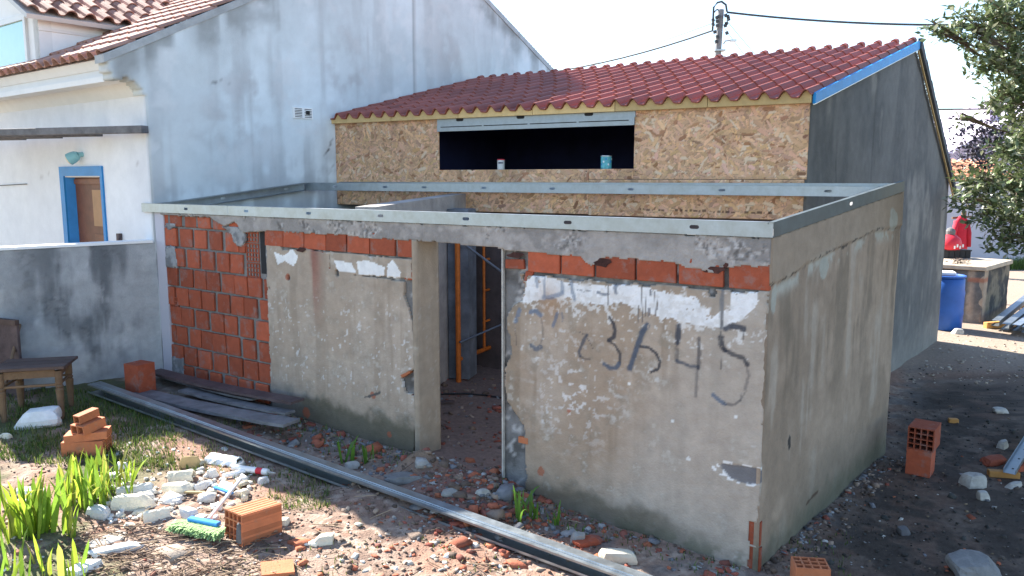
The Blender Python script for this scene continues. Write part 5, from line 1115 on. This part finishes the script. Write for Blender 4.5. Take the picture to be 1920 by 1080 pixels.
lathe(MB(), bq, [(.255, 0), (.285, .02), (.292, .25), (.30, .30), (.292, .35), (.295, .60), (.30, .66), (.29, .72), (.285, .90), (.25, .93)], 32).build('barrel_body', 'barrel', brl, smooth=True); lathe(MB(), bq + Zv * .925, [(.285, 0), (.30, .01), (.30, .035), (.27, .04), (.262, .02)], 32).build('rim', 'barrel', brl)
tag(MB().box(bq + Zv * 1.0 + np.array([-.08, -.02, 0]), (.36, .30, .06), [(.95, -.3, 0), (.3, .95, 0), (0, 0, 1)]).build('white_block', 'chunkw', bevel=.015), 'white foam block resting on the rim of the blue barrel', 'block')
place_me('stone', noisy((.18, .14, .1), 77, .2), 'whitish stone at the foot of the blue barrel', 'stone', gnd(1796, 626), (0, 0, 0), None, 'stone')
q = at_y(1789, 470, 15.9); q[2] = TH + .082; cr = thing('black_crate', 'black slatted crate on the tank slab under the red jug', 'crate', q)
for k in range(5): MB().box(q + np.array([-.22 + k * .11, 0, .07]), (.10, .24, .14)).build('crate_rib', 'black', cr)
MB().box(q + np.array([0, 0, .155]), (.56, .28, .028)).build('crate_rim', 'black', cr)
q2 = q + np.array([-.10, 0, .17]); jg = thing('red_jug', 'red rounded jug with grey cap and white print on the black crate', 'jug', q2)
lathe(MB(), q2, [(.19, 0), (.22, .03), (.22, .13), (.19, .22), (.12, .28), (.08, .30)], 20).build('jug_body', 'redp', jg, smooth=True); lathe(MB(), q2 + Zv * .301, [(.085, 0), (.09, .07), (.06, .12), (.02, .14)], 14).build('cap', 'mortar', jg)
for k in range(4): MB().box(q2 + np.array([-.02 + .055 * k, -.222, .06 + .03 * (k % 2)]), (.03, .006, .06)).build('print', 'white', jg)
pz = gnd(1797, 600); pp = at_y(1806, 420, 17.2); pb_ = np.array([pp[0], pp[1], 0]); ps = thing('wooden_post', 'thin wooden post behind the tank holding the red jacket', 'post', pb_)
MB().tube([pb_, pb_ + Zv * 1.95], .05, 8).build('shaft', 'chair', ps); MB().tube([pb_ + Zv * 1.8 + np.array([-.25, 0, .0]), pb_ + Zv * 1.8 + np.array([.2, 0, .03])], .025, 6).build('cross_peg', 'chair', ps)
jk = MB(); rj = random.Random(9); n = 12; prof = [(1.84, .06, .05), (1.77, .12, .07), (1.62, .15, .08), (1.42, .14, .08), (1.22, .16, .09), (1.02, .15, .08)]
for i, (z_, w_, d_) in enumerate(prof):
    for j in range(n): a = 6.283 * j / n; jk.v.append((pb_[0] - .08 + w_ * math.cos(a) * rj.uniform(.85, 1.1), pb_[1] - .07 + d_ * math.sin(a) * rj.uniform(.8, 1.2), z_ + rj.uniform(-.02, .02)))
for i in range(len(prof) - 1):
    for j in range(n): jk.f.append((i * n + j, i * n + (j + 1) % n, (i + 1) * n + (j + 1) % n, (i + 1) * n + j))
jk.f += [tuple(range(n)), tuple(range((len(prof) - 1) * n, len(prof) * n))]
jko = jk.build('red_jacket', 'red', None, smooth=True); tag(jko, 'red jacket hanging on the wooden post before the far white wall', 'jacket')
slv = MB(); 
for sgn in (-1, 1): MB().tube([pb_ + np.array([-.08 + sgn * .2, -.08, 1.76]), pb_ + np.array([-.08 + sgn * .31, -.1, 1.5]), pb_ + np.array([-.08 + sgn * .30, -.12, 1.2])], [.09, .08, .065], 9).build('sleeve', 'red', None) if False else None
def localize(mb, name, m, par):
    v = np.array(mb.v) - LOC[par.name]; me = raw(v, mb.f, True); bm = bmesh.new(); bm.from_mesh(me); bmesh.ops.recalc_face_normals(bm, faces=bm.faces); bm.to_mesh(me); bm.free(); o = bpy.data.objects.new(name, me); me.materials.append(M[m]); COL.objects.link(o); o.parent = par; return o
for sgn in (-1, 1): localize(MB().tube([pb_ + np.array([-.08 + sgn * .10, -.08, 1.74]), pb_ + np.array([-.08 + sgn * .16, -.1, 1.48]), pb_ + np.array([-.08 + sgn * .17, -.12, 1.18])], [.06, .055, .045], 9), 'sleeve', 'red', jko)
# channels stacked at the right
for k, (a, b, lab) in enumerate((((1858, 619), (1945, 558), 'leftmost steel channel of the stack lying at the right edge'), ((1876, 626), (1960, 572), 'second steel channel from the left in the stack at right'), ((1896, 628), (1975, 583), 'third steel channel from the left in the stack at right'), ((1914, 632), (1990, 592), 'rightmost steel channel of the stack at the right edge'))):
    a, b = gnd(*a), gnd(*b); a[2] += .08; b[2] += .22; d_ = b - a; s_ = np.array([-d_[1], d_[0], 0]); s_ = s_ if s_[0] > 0 else -s_; sweepchan(lab, a, b, .12, .10, s_ / np.linalg.norm(s_), ribs=False)
for k, (x, y) in enumerate(((1885, 612), (1935, 575))): tag(MB().box(gnd(x, y) + np.array([.1, 0, .05]), (1.3, .09, .12), [(.9, .3, 0), (-.3, .9, 0), (0, 0, 1)]).build('timber_block', 'turq', bevel=.006), ('near' if k == 0 else 'far') + ' timber block under the stack of steel channels', 'timber')
a, b = gnd(1880, 900), gnd(1945, 800); a[2] += .07; b[2] += .10; d_ = (b - a) / np.linalg.norm(b - a); s_ = np.array([d_[1], -d_[0], 0]); s_ = s_ if s_[0] > 0 else -s_
tch = thing('steel_track', 'blueish punched steel track lying open side up at the right edge', 'steel track', (a + b) / 2)
MB().sweep([(0, 0), (.09, 0), (.09, .003), (0, .003)], a, b, s_, Zv).build('web', 'steel', tch); MB().sweep([(-.003, 0), (-.0001, 0), (-.0001, .04), (-.003, .04)], a, b, s_, Zv).build('flange', 'steel', tch); MB().sweep([(.0901, 0), (.093, 0), (.093, .04), (.0901, .04)], a, b, s_, Zv).build('flange', 'steel', tch)
for k in range(4): MB().box(a + d_ * (.14 + .3 * k) + s_ * .05 + Zv * .0038, (.03, .016, .001), [d_, s_, Zv]).build('punched_hole', 'slot', tch)
tag(MB().box(gnd(1868, 897) + np.array([.08, .03, .03]), (.26, .07, .06), [(.95, -.2, 0), (.2, .95, 0), (0, 0, 1)]).build('timber_block', 'turq', bevel=.006), 'orange timber offcut under the end of the punched steel track', 'timber')
tag(MB().box(gnd(1789, 793) + np.array([0, .02, .02]), (.10, .06, .05), [(.95, -.2, 0), (.2, .95, 0), (0, 0, 1)]).build('timber_block', 'turq', bevel=.006), 'little orange timber offcut right of the two stacked bricks', 'timber')
for k, (x, y) in enumerate(((1862, 868), (1910, 880))): place_me('brick_shard', noisy((.26, .16, .06), 500 + k, .15), ('red brick shard left of the punched steel track', 'red brick shard right of the punched steel track')[k], 'brick shard', gnd(x, y), (0, 0, R(20)), None, 'brick')
# far wall, roofs
fwl = at_y(1700, 400, 25.0); fwt = thing('far_wall', 'long pale wall far behind the olive tree', 'wall', (14, 25, 0))
MB().box((20, 25.15, 1.2), (18, .3, 2.6)).build('wall_body', 'farwall', fwt); MB().box((20, 25.1, 2.53), (18.1, .5, .05)).build('coping', 'farwall', fwt)
fh = thing('far_house', 'mauve gabled house behind the pale far wall', 'house', (20, 33, 0)); X0 = at_y(1790, 300, 31)[0]; zt_ = at_y(1815, 228, 31)[2]
MB().prism([(X0 - 1.2, 31, 0), (X0 + 10, 31, 0), (X0 + 10, 31, 3.4), (X0 + 3.8, 31, zt_ + .9), (X0 - 1.2, 31, 3.1)], (0, 7, 0)).build('wall', 'mauve', fh)
MB().hexa([(X0 - 1.5, 30.7, 2.95), (X0 + 3.8, 30.7, zt_ + .92), (X0 + 3.8, 38.2, zt_ + .92), (X0 - 1.5, 38.2, 2.95), (X0 - 1.5, 30.7, 3.1), (X0 + 3.8, 30.7, zt_ + 1.07), (X0 + 3.8, 38.2, zt_ + 1.07), (X0 - 1.5, 38.2, 3.1)]).build('roof', 'mauve', fh); MB().box((X0 + 1.9, 32, zt_ + .4), (.45, .45, 1.0)).build('chimney', 'mauve', fh)
fs = thing('tiled_shed', 'low shed with an orange clay tile roof beyond the gable', 'shed', (X0 - .5, 26, 0)); x0 = at_y(1783, 330, 26)[0]
MB().box((x0 + 1.2, 27.2, 1.3), (2.6, 1.6, 2.6)).build('wall', 'farwall', fs)
for k in range(9):
    for j in range(5):
        p = np.array([x0 - .1 + k * .28, 26.2 + j * .32, 2.62 + j * .12]); MB().tube([p, p + np.array([0, .36, .135])], [.13, .11], 8).build('roof_tile', 'ftile', fs)
# ================================================================ POLE AND WIRES
pt_ = at_y(1352, 18, 27); pb2 = np.array([pt_[0] - .32, 27, 0]); pole = thing('utility_pole', 'grey concrete utility pole with looped cables behind the red roof', 'pole', pb2)
MB().tube([pb2, np.array([pt_[0], 27, pt_[2]])], [.17, .10], 8).build('shaft', 'pole', pole)
def pp_(x, y, dy=0): return at_y(x, y, 27 + dy)
MB().tube([pp_(1363, 22), pp_(1361, 9), pp_(1353, 3), pp_(1345, 5), pp_(1338, 14), pp_(1337, 36), pp_(1336, 56)], .035, 6).build('cable_loop', 'cable', pole); MB().tube([pp_(1338, 24), pp_(1344, 18), pp_(1352, 19)], .025, 6).build('cable_loop', 'cable', pole)
for x, y in ((1337, 38), (1337, 46), (1344, 33), (1348, 31), (1345, 40), (1345, 48), (1361, 29), (1365, 31), (1366, 36), (1362, 44), (1360, 48), (1363, 62), (1343, 78), (1340, 60), (1345, 69)):
    p = pp_(x, y, -.15); MB().box(p, (.09, .10, .11), [(.9, 0, .3), (0, 1, 0), (-.3, 0, .9)]).build('cable_clamp', 'cable', pole)
for y in (95, 107): a = pp_(1352, y); MB().box(a + np.array([-.06, 0, 0]), (.34, .34, .05)).build('steel_band', 'tin', pole)
lmp = pp_(1371, 76, -.2); MB().tube([pp_(1357, 82), pp_(1360, 77, -.1), lmp], .025, 6).build('lamp_arm', 'tin', pole); MB().box(lmp + np.array([.06, 0, 0]), (.20, .14, .07)).build('street_lamp_head', 'tin', pole)
def wire(lab, a, b, r_, sag, m='cable'):
    a, b = np.array(a), np.array(b); P = [a + (b - a) * t - Zv * sag * 4 * t * (1 - t) for t in np.linspace(0, 1, 15)]; tag(MB().tube(P, r_, 6).build('overhead_cable', m), lab, 'cable', 'overhead cables at the pole')
wire('thick overhead cable running right from the pole top into the tree', pp_(1363, 23), at_y(2050, 38, 24), .035, .25); wire('overhead cable sloping down left from the pole clamps', pp_(1337, 57), at_y(830, 145, 34), .03, .5)
wire('faint thin wire running left above the thicker sloping cable', pp_(1340, 42), at_y(830, 185, 40), .010, .3); wire('faint thin wire falling right from the pole to the roof', pp_(1362, 38), at_y(1500, 190, 40), .009, .1); wire('faint lower wire falling right from the pole to the roof', pp_(1360, 55), at_y(1470, 190, 40), .009, .1)
wire('green-grey cable crossing low behind the olive tree', at_y(1740, 205, 26), at_y(2050, 200, 26), .03, .02)
# ================================================================ TREES at the right
def leaves(blobs, seed, L, Wd, cols, per):
    r = np.random.default_rng(seed); C_, sz = [], []
    for (c_, rad, n_) in blobs:
        k = int(n_ * per); d_ = r.normal(0, 1, (k, 3)); d_ /= np.linalg.norm(d_, axis=1)[:, None]; rr = rad * r.random((k, 1)) ** .5
        p = d_ * rr * np.array([1, 1, .85]); keep = fbm(p[:, 0] / rad * 1.6 + 7 * rad, p[:, 2] / rad * 1.6 + p[:, 1] / rad * 1.3, seed, 2) > .40; C_.append((p + np.array(c_))[keep])
    Pt = np.concatenate(C_); n_ = len(Pt); a = r.uniform(0, 6.283, n_); el = r.normal(.15, .55, n_); d_ = np.stack([np.cos(a) * np.cos(el), np.sin(a) * np.cos(el), np.sin(el)], 1); s_ = np.cross(d_, r.normal(0, 1, (n_, 3)) + np.array([0, 0, 1.6])); s_ /= np.linalg.norm(s_, axis=1)[:, None]; nn = np.cross(s_, d_)
    l_ = L * r.uniform(.6, 1.25, (n_, 1)); w_ = Wd * r.uniform(.7, 1.2, (n_, 1))
    V = np.stack([Pt, Pt + d_ * l_ * .45 + s_ * w_ / 2 + nn * l_ * .05, Pt + d_ * l_, Pt + d_ * l_ * .45 - s_ * w_ / 2 + nn * l_ * .05, Pt + d_ * l_ * .5 - nn * l_ * .02], 1).reshape(-1, 3)
    i = np.arange(n_)[:, None] * 5; F = np.concatenate([i + np.array([[0, 1, 4]]), i + np.array([[1, 2, 4]]), i + np.array([[2, 3, 4]]), i + np.array([[3, 0, 4]])])
    cc = np.array(cols)[r.integers(0, len(cols), n_)] * r.uniform(.7, 1.3, (n_, 1)); return V, F, np.repeat(cc, 5, 0)
def tree(name, label, base, blobs, seed, L, Wd, cols, per, tr, fork, twigs=True):
    t = thing(name, label, 'tree', base); base = np.array(base, float); fork = np.array(fork, float); V, F, cc = leaves(blobs, seed, L, Wd, cols, per)
    link('crown', raw(V - base, F, False, cc), t, None, 'tleaf'); mb = MB(); r = random.Random(seed)
    MB().tube([base - Zv * .1, base * .55 + fork * .45 + np.array([.06, .03, 0]), fork], [tr * 1.25, tr, tr * .8], 10).build('trunk', 'bark', t)
    for c_, rad, n_ in blobs:
        c_ = np.array(c_); mid = fork * .5 + c_ * .5 + np.array([r.uniform(-.15, .15), r.uniform(-.15, .15), r.uniform(-.25, .1)]); b = MB().tube([fork, mid, c_], [tr * .40, tr * .20, tr * .09], 6).build('limb', 'bark', t)
        if twigs:
            tw = MB()
            for _ in range(9):
                e = c_ + np.array([r.gauss(0, 1), r.gauss(0, 1), r.gauss(0, .8)]) * rad * .55; tw.tube([c_ * .8 + mid * .2, c_ * .45 + e * .55 + np.array([0, 0, .03]), e], [tr * .10, tr * .07, tr * .03], 4, caps=False)
            tw.build('twig', 'bark', b, recalc=False)
    return t
def bl(px, py, Y, rad, n_): return (at_y(px, py, Y), rad, n_)
OL_ = [bl(1905, 30, 6.6, .34, 1.1), bl(1850, 25, 6.4, .20, .5), bl(1790, 45, 6.3, .17, .28), bl(1825, 70, 6.3, .16, .25), bl(1745, 55, 6.2, .10, .10), bl(1880, 110, 6.5, .27, .9), bl(1835, 118, 6.4, .15, .35), bl(1915, 180, 6.6, .30, 1.), bl(1870, 185, 6.5, .16, .4), bl(1920, 270, 6.7, .26, .8), bl(1880, 285, 6.6, .18, .4), bl(1905, 350, 6.7, .24, .7), bl(1850, 345, 6.8, .19, .5), bl(1815, 335, 6.9, .13, .3), bl(1800, 375, 7.0, .12, .28), bl(1845, 400, 7.0, .20, .55), bl(1895, 415, 7.0, .24, .7), bl(1870, 450, 7.0, .14, .25), bl(1915, 455, 7.0, .16, .3), bl(1800, 222, 6.8, .06, .05), bl(1770, 70, 6.3, .06, .05),
       bl(1985, 60, 6.9, .6, 2.2), bl(2000, 210, 7.0, .6, 2.2), bl(2010, 340, 7.1, .5, 1.6), bl(2080, 0, 7.2, .8, 2.2), bl(2060, 160, 7.4, .8, 2.)]
tree('olive_tree', 'leafy grey-green olive tree reaching in from the right edge', (8.3, 8.2, 0), OL_, 3, .076, .031, [(.105, .15, .055), (.14, .18, .075), (.19, .22, .105), (.075, .105, .042), (.30, .31, .21)], 1150, .05, (7.6, 7.8, 2.7))
DK = [bl(1835, 240, 14, .55, 1.2), bl(1870, 270, 14, .6, 1.2), bl(1820, 285, 14.2, .45, .9), bl(1850, 310, 14, .5, 1.), bl(1900, 300, 14, .7, 1.2), bl(1890, 230, 14, .5, .8), bl(1950, 280, 14.5, .9, 1.5)]
tree('dark_shrub', 'dark purple leaved shrub standing behind the olive tree', (10.6, 14.6, 0), DK[:6], 4, .10, .05, [(.03, .025, .04), (.045, .04, .06), (.025, .03, .035)], 330, .08, (10.2, 14.4, 1.9), False)
GB = [bl(1810, 350, 12, .28, .7), bl(1850, 365, 12, .38, .9), bl(1900, 350, 12, .5, 1.), bl(1880, 400, 12, .3, .7)]
tree('green_bush', 'mid-green bush in front of the orange tiled shed', (8.6, 12.4, 0), GB, 5, .085, .04, [(.06, .09, .03), (.08, .11, .04), (.05, .07, .03)], 420, .05, (8.4, 12.2, 1.6), False)
# ================================================================ SCATTER (stuff)
def chips(n_, xy, size, cols, seed, flat=.45, lift=.0):
    """many small irregular angular pieces lying on the ground, one mesh"""
    r = np.random.default_rng(seed); P = xy(r, n_); n_ = len(P); z = ground(P[:, 0], P[:, 1]); base = np.array([[-1, -1, -1], [1, -1, -1], [1, 1, -1], [-1, 1, -1], [-.8, -.7, 1], [.75, -.8, 1], [.8, .7, 1], [-.7, .8, 1]], float)
    V = base[None] * r.uniform(.55, 1.25, (n_, 8, 3)); s_ = size * np.exp(r.normal(0, .5, (n_, 1, 1))); V = V * s_ * np.stack([r.uniform(.6, 1.5, n_), r.uniform(.6, 1.1, n_), r.uniform(flat * .5, flat * 1.3, n_)], 1)[:, None]
    a = r.uniform(0, 6.283, n_); t = r.normal(0, .3, n_); ca, sa, ct, st = np.cos(a), np.sin(a), np.cos(t), np.sin(t)
    x, y, zz = V[..., 0], V[..., 1], V[..., 2]; x, zz = x * ct[:, None] + zz * st[:, None], -x * st[:, None] + zz * ct[:, None]; X_, Y_ = x * ca[:, None] - y * sa[:, None], x * sa[:, None] + y * ca[:, None]
    V = np.stack([X_ + P[:, :1], Y_ + P[:, 1:2], zz + z[:, None] + (s_[:, :, 0] * flat * .4) + lift], -1).reshape(-1, 3)
    q = np.array([[3, 2, 1, 0], [4, 5, 6, 7], [0, 1, 5, 4], [1, 2, 6, 5], [2, 3, 7, 6], [3, 0, 4, 7]]); F = (np.arange(n_)[:, None, None] * 8 + q[None]).reshape(-1, 4)
    cc = np.array(cols)[r.integers(0, len(cols), n_)] * r.uniform(.75, 1.25, (n_, 1)); return V, F, np.repeat(cc, 8, 0)
def stuff(name, parts, m='debris'):
    V, F, Cc = [], [], []; k = 0
    for v, f, c_ in parts: V.append(v); F.append(f + k); Cc.append(c_); k += len(v)
    tag(link(name, raw(np.concatenate(V), np.concatenate(F), False, np.concatenate(Cc)), None, None, m), kind='stuff')
REDS = [(.36, .11, .06), (.42, .14, .07), (.30, .09, .06), (.24, .085, .06)]; GREY = [(.28, .27, .26), (.20, .20, .21), (.36, .35, .33), (.16, .16, .17)]; PALE = [(.62, .60, .55), (.55, .52, .46), (.70, .69, .66)]; SOIL = [(.16, .11, .08), (.22, .155, .115), (.12, .085, .065), (.30, .22, .165)]
def along(u0, u1, p0, p1):      # strip in front of the wall: u from left end, p out from the wall
    def f(r, n_):
        u = r.uniform(u0, u1, n_); p = p0 + (p1 - p0) * r.random(n_) ** 1.4; return (np.array(FW.o[:2])[None] + np.outer(u, FW.u[:2]) + np.outer(p, FW.n[:2]))
    return f
def pxbox(x0, x1, y0, y1):
    def f(r, n_):
        out = []
        for _ in range(n_):
            q = on_z(r.uniform(x0, x1), r.uniform(y0, y1), .2); out.append(q[:2])
        return np.array(out)
    return f
def blobxy(c_, rad): return lambda r, n_: np.array(c_)[None] + r.normal(0, rad, (n_, 2))
mc = on_z(905, 930, .25)[:2]
stuff('rubble', [chips(480, along(1.8, 6.7, .02, .55), .011, SOIL + GREY[1:2] + REDS[2:] + GREY[:1] + SOIL, 1), chips(420, blobxy(mc, .30), .018, REDS + REDS + SOIL + GREY[:1] + GREY, 2), chips(700, blobxy(mc, .42), .009, REDS[2:] + GREY + SOIL + SOIL, 3), chips(70, along(4.4, 6.6, .05, .45), .026, REDS + GREY, 4), chips(300, along(1.9, 3.8, .05, .6), .012, GREY + GREY + REDS + SOIL, 5), chips(40, along(1.9, 3.7, .1, .6), .022, GREY + REDS, 6)])
stuff('soil_crumbs', [chips(2300, pxbox(0, 1150, 860, 1090), .007, SOIL + SOIL + [(.26, .12, .08)], 11, .6), chips(260, pxbox(150, 1150, 900, 1090), .008, REDS + PALE[:1] + SOIL, 12, .4), chips(70, pxbox(300, 1100, 960, 1090), .016, REDS[:2] + [(.45, .36, .28), (.55, .5, .42)], 13, .35), chips(300, pxbox(180, 480, 860, 1000), .010, PALE, 14, .5), chips(75, pxbox(190, 470, 880, 985), .024, PALE + [(.66, .58, .42)], 16, .5), chips(45, pxbox(560, 1050, 1000, 1085), .02, REDS[:2] + PALE[:2], 17, .3), chips(120, pxbox(0, 1150, 980, 1090), .008, PALE, 15)])
stuff('path_litter', [chips(1500, pxbox(1450, 1960, 660, 1090), .007, [(.05, .05, .045), (.09, .07, .055), (.04, .035, .03)], 21, .6), chips(260, pxbox(1500, 1960, 680, 1090), .007, PALE[1:2] + GREY[:1] + [(.22, .16, .10)] * 3, 22, .3), chips(26, pxbox(1480, 1960, 780, 1090), .016, GREY[3:] + REDS[:2], 23, .45), chips(300, lambda r, n_: np.array(B[:2])[None] + np.outer(r.uniform(0, SLn, n_), SW.u[:2]) + np.outer(.02 + .25 * r.random(n_) ** 2, SW.n[:2]), .013, GREY[1:] + SOIL + SOIL + REDS[2:3], 24)])
stuff('yard_litter', [chips(400, pxbox(1700, 1930, 600, 690), .010, [(.4, .33, .26), (.3, .22, .16), (.5, .45, .38)], 31, .4), chips(160, lambda r, n_: np.array([r.uniform(-.9, -.1, n_), r.uniform(7.0, 9.3, n_)]).T, .016, REDS[2:] + GREY[1:2] + SOIL, 32)])
# twigs and dry stalks
rt = np.random.default_rng(8); tv = []; tf = []; tcol = []
for k in range(420):
    q = on_z(rt.uniform(120, 520), rt.uniform(1000, 1085), .2) if k < 300 else on_z(rt.uniform(0, 1100), rt.uniform(900, 1085), .2); L_ = rt.uniform(.05, .22); a = rt.normal(-.1, .7); d_ = np.array([math.cos(a), math.sin(a)]) * L_ / 2; w_ = np.array([-d_[1], d_[0]]) / L_ * rt.uniform(.003, .007)
    e0, e1 = q[:2] - d_, q[:2] + d_; z0_, z1_ = float(ground(*e0)) + .012, float(ground(*e1)) + rt.uniform(.012, .04); i = len(tv)
    tv += [(*(e0 - w_), z0_), (*(e0 + w_), z0_), (*e0, z0_ + .006), (*(e1 - w_), z1_), (*(e1 + w_), z1_), (*e1, z1_ + .006)]; tf += [(i, i + 3, i + 5, i + 2), (i + 2, i + 5, i + 4, i + 1), (i + 1, i + 4, i + 3, i)]; c_ = np.array([[.22, .15, .10], [.12, .08, .06], [.38, .28, .19]][rt.integers(0, 3)]); tcol += [c_] * 6
stuff('twigs', [(np.array(tv), np.array(tf), np.array(tcol))])
# grass
def blades(n_, xy, h_, cols, seed, w=.004):
    r = np.random.default_rng(seed); P = xy(r, n_); n_ = len(P); z = ground(P[:, 0], P[:, 1]) - .004; a = r.uniform(0, 6.283, n_); hh = h_ * r.uniform(.4, 1.3, n_); ln_ = r.normal(0, .45, n_); b = np.stack([P[:, 0], P[:, 1], z], 1); wv = np.stack([np.cos(a), np.sin(a), np.zeros(n_)], 1) * w; lv = np.stack([-np.sin(a), np.cos(a), np.zeros(n_)], 1)
    m1 = b + lv * (hh * ln_ * .3)[:, None] + np.array([0, 0, 1]) * (hh * .6)[:, None]; m2 = b + lv * (hh * ln_)[:, None] + np.array([0, 0, 1]) * hh[:, None]
    V = np.stack([b - wv, b + wv, m1 + wv * .7, m1 - wv * .7, m2], 1).reshape(-1, 3); i = np.arange(n_)[:, None] * 5
    F = np.concatenate([i + np.array([[0, 1, 2]]), i + np.array([[0, 2, 3]]), i + np.array([[3, 2, 4]])]); cc = np.array(cols)[r.integers(0, len(cols), n_)] * r.uniform(.7, 1.3, (n_, 1)); return V, F, np.repeat(cc, 5, 0)
def lawn(x0, x1, y0, y1, thr, n0):
    base = pxbox(x0, x1, y0, y1)
    def f(r, n_): P = base(r, n_); return P[fbm(P[:, 0] * 3, P[:, 1] * 3, 41, 3) + .12 * r.normal(0, 1, len(P)) > thr]
    return f
GR = [(.09, .15, .025), (.12, .19, .035), (.07, .11, .03), (.20, .20, .07)]
stuff('grass', [blades(9000, lawn(-60, 330, 775, 900, .40, 0), .05, GR, 1), blades(3000, lawn(40, 480, 815, 905, .45, 0), .05, GR + [(.30, .27, .12)], 2), blades(1500, lawn(440, 620, 890, 960, .46, 0), .045, GR + [(.32, .28, .14)], 3), blades(900, lawn(400, 1100, 950, 1085, .60, 0), .035, GR + [(.32, .28, .14)], 4), blades(350, along(1.8, 3.8, .05, .5), .05, GR[:3], 5), blades(250, along(4.6, 6.6, .03, .3), .04, GR[:3], 6), blades(700, lawn(1880, 1935, 484, 494, .2, 0), .25, GR[:3], 7, .012), blades(120, pxbox(1480, 1600, 950, 1080), .04, GR[:3], 8)], 'grass')
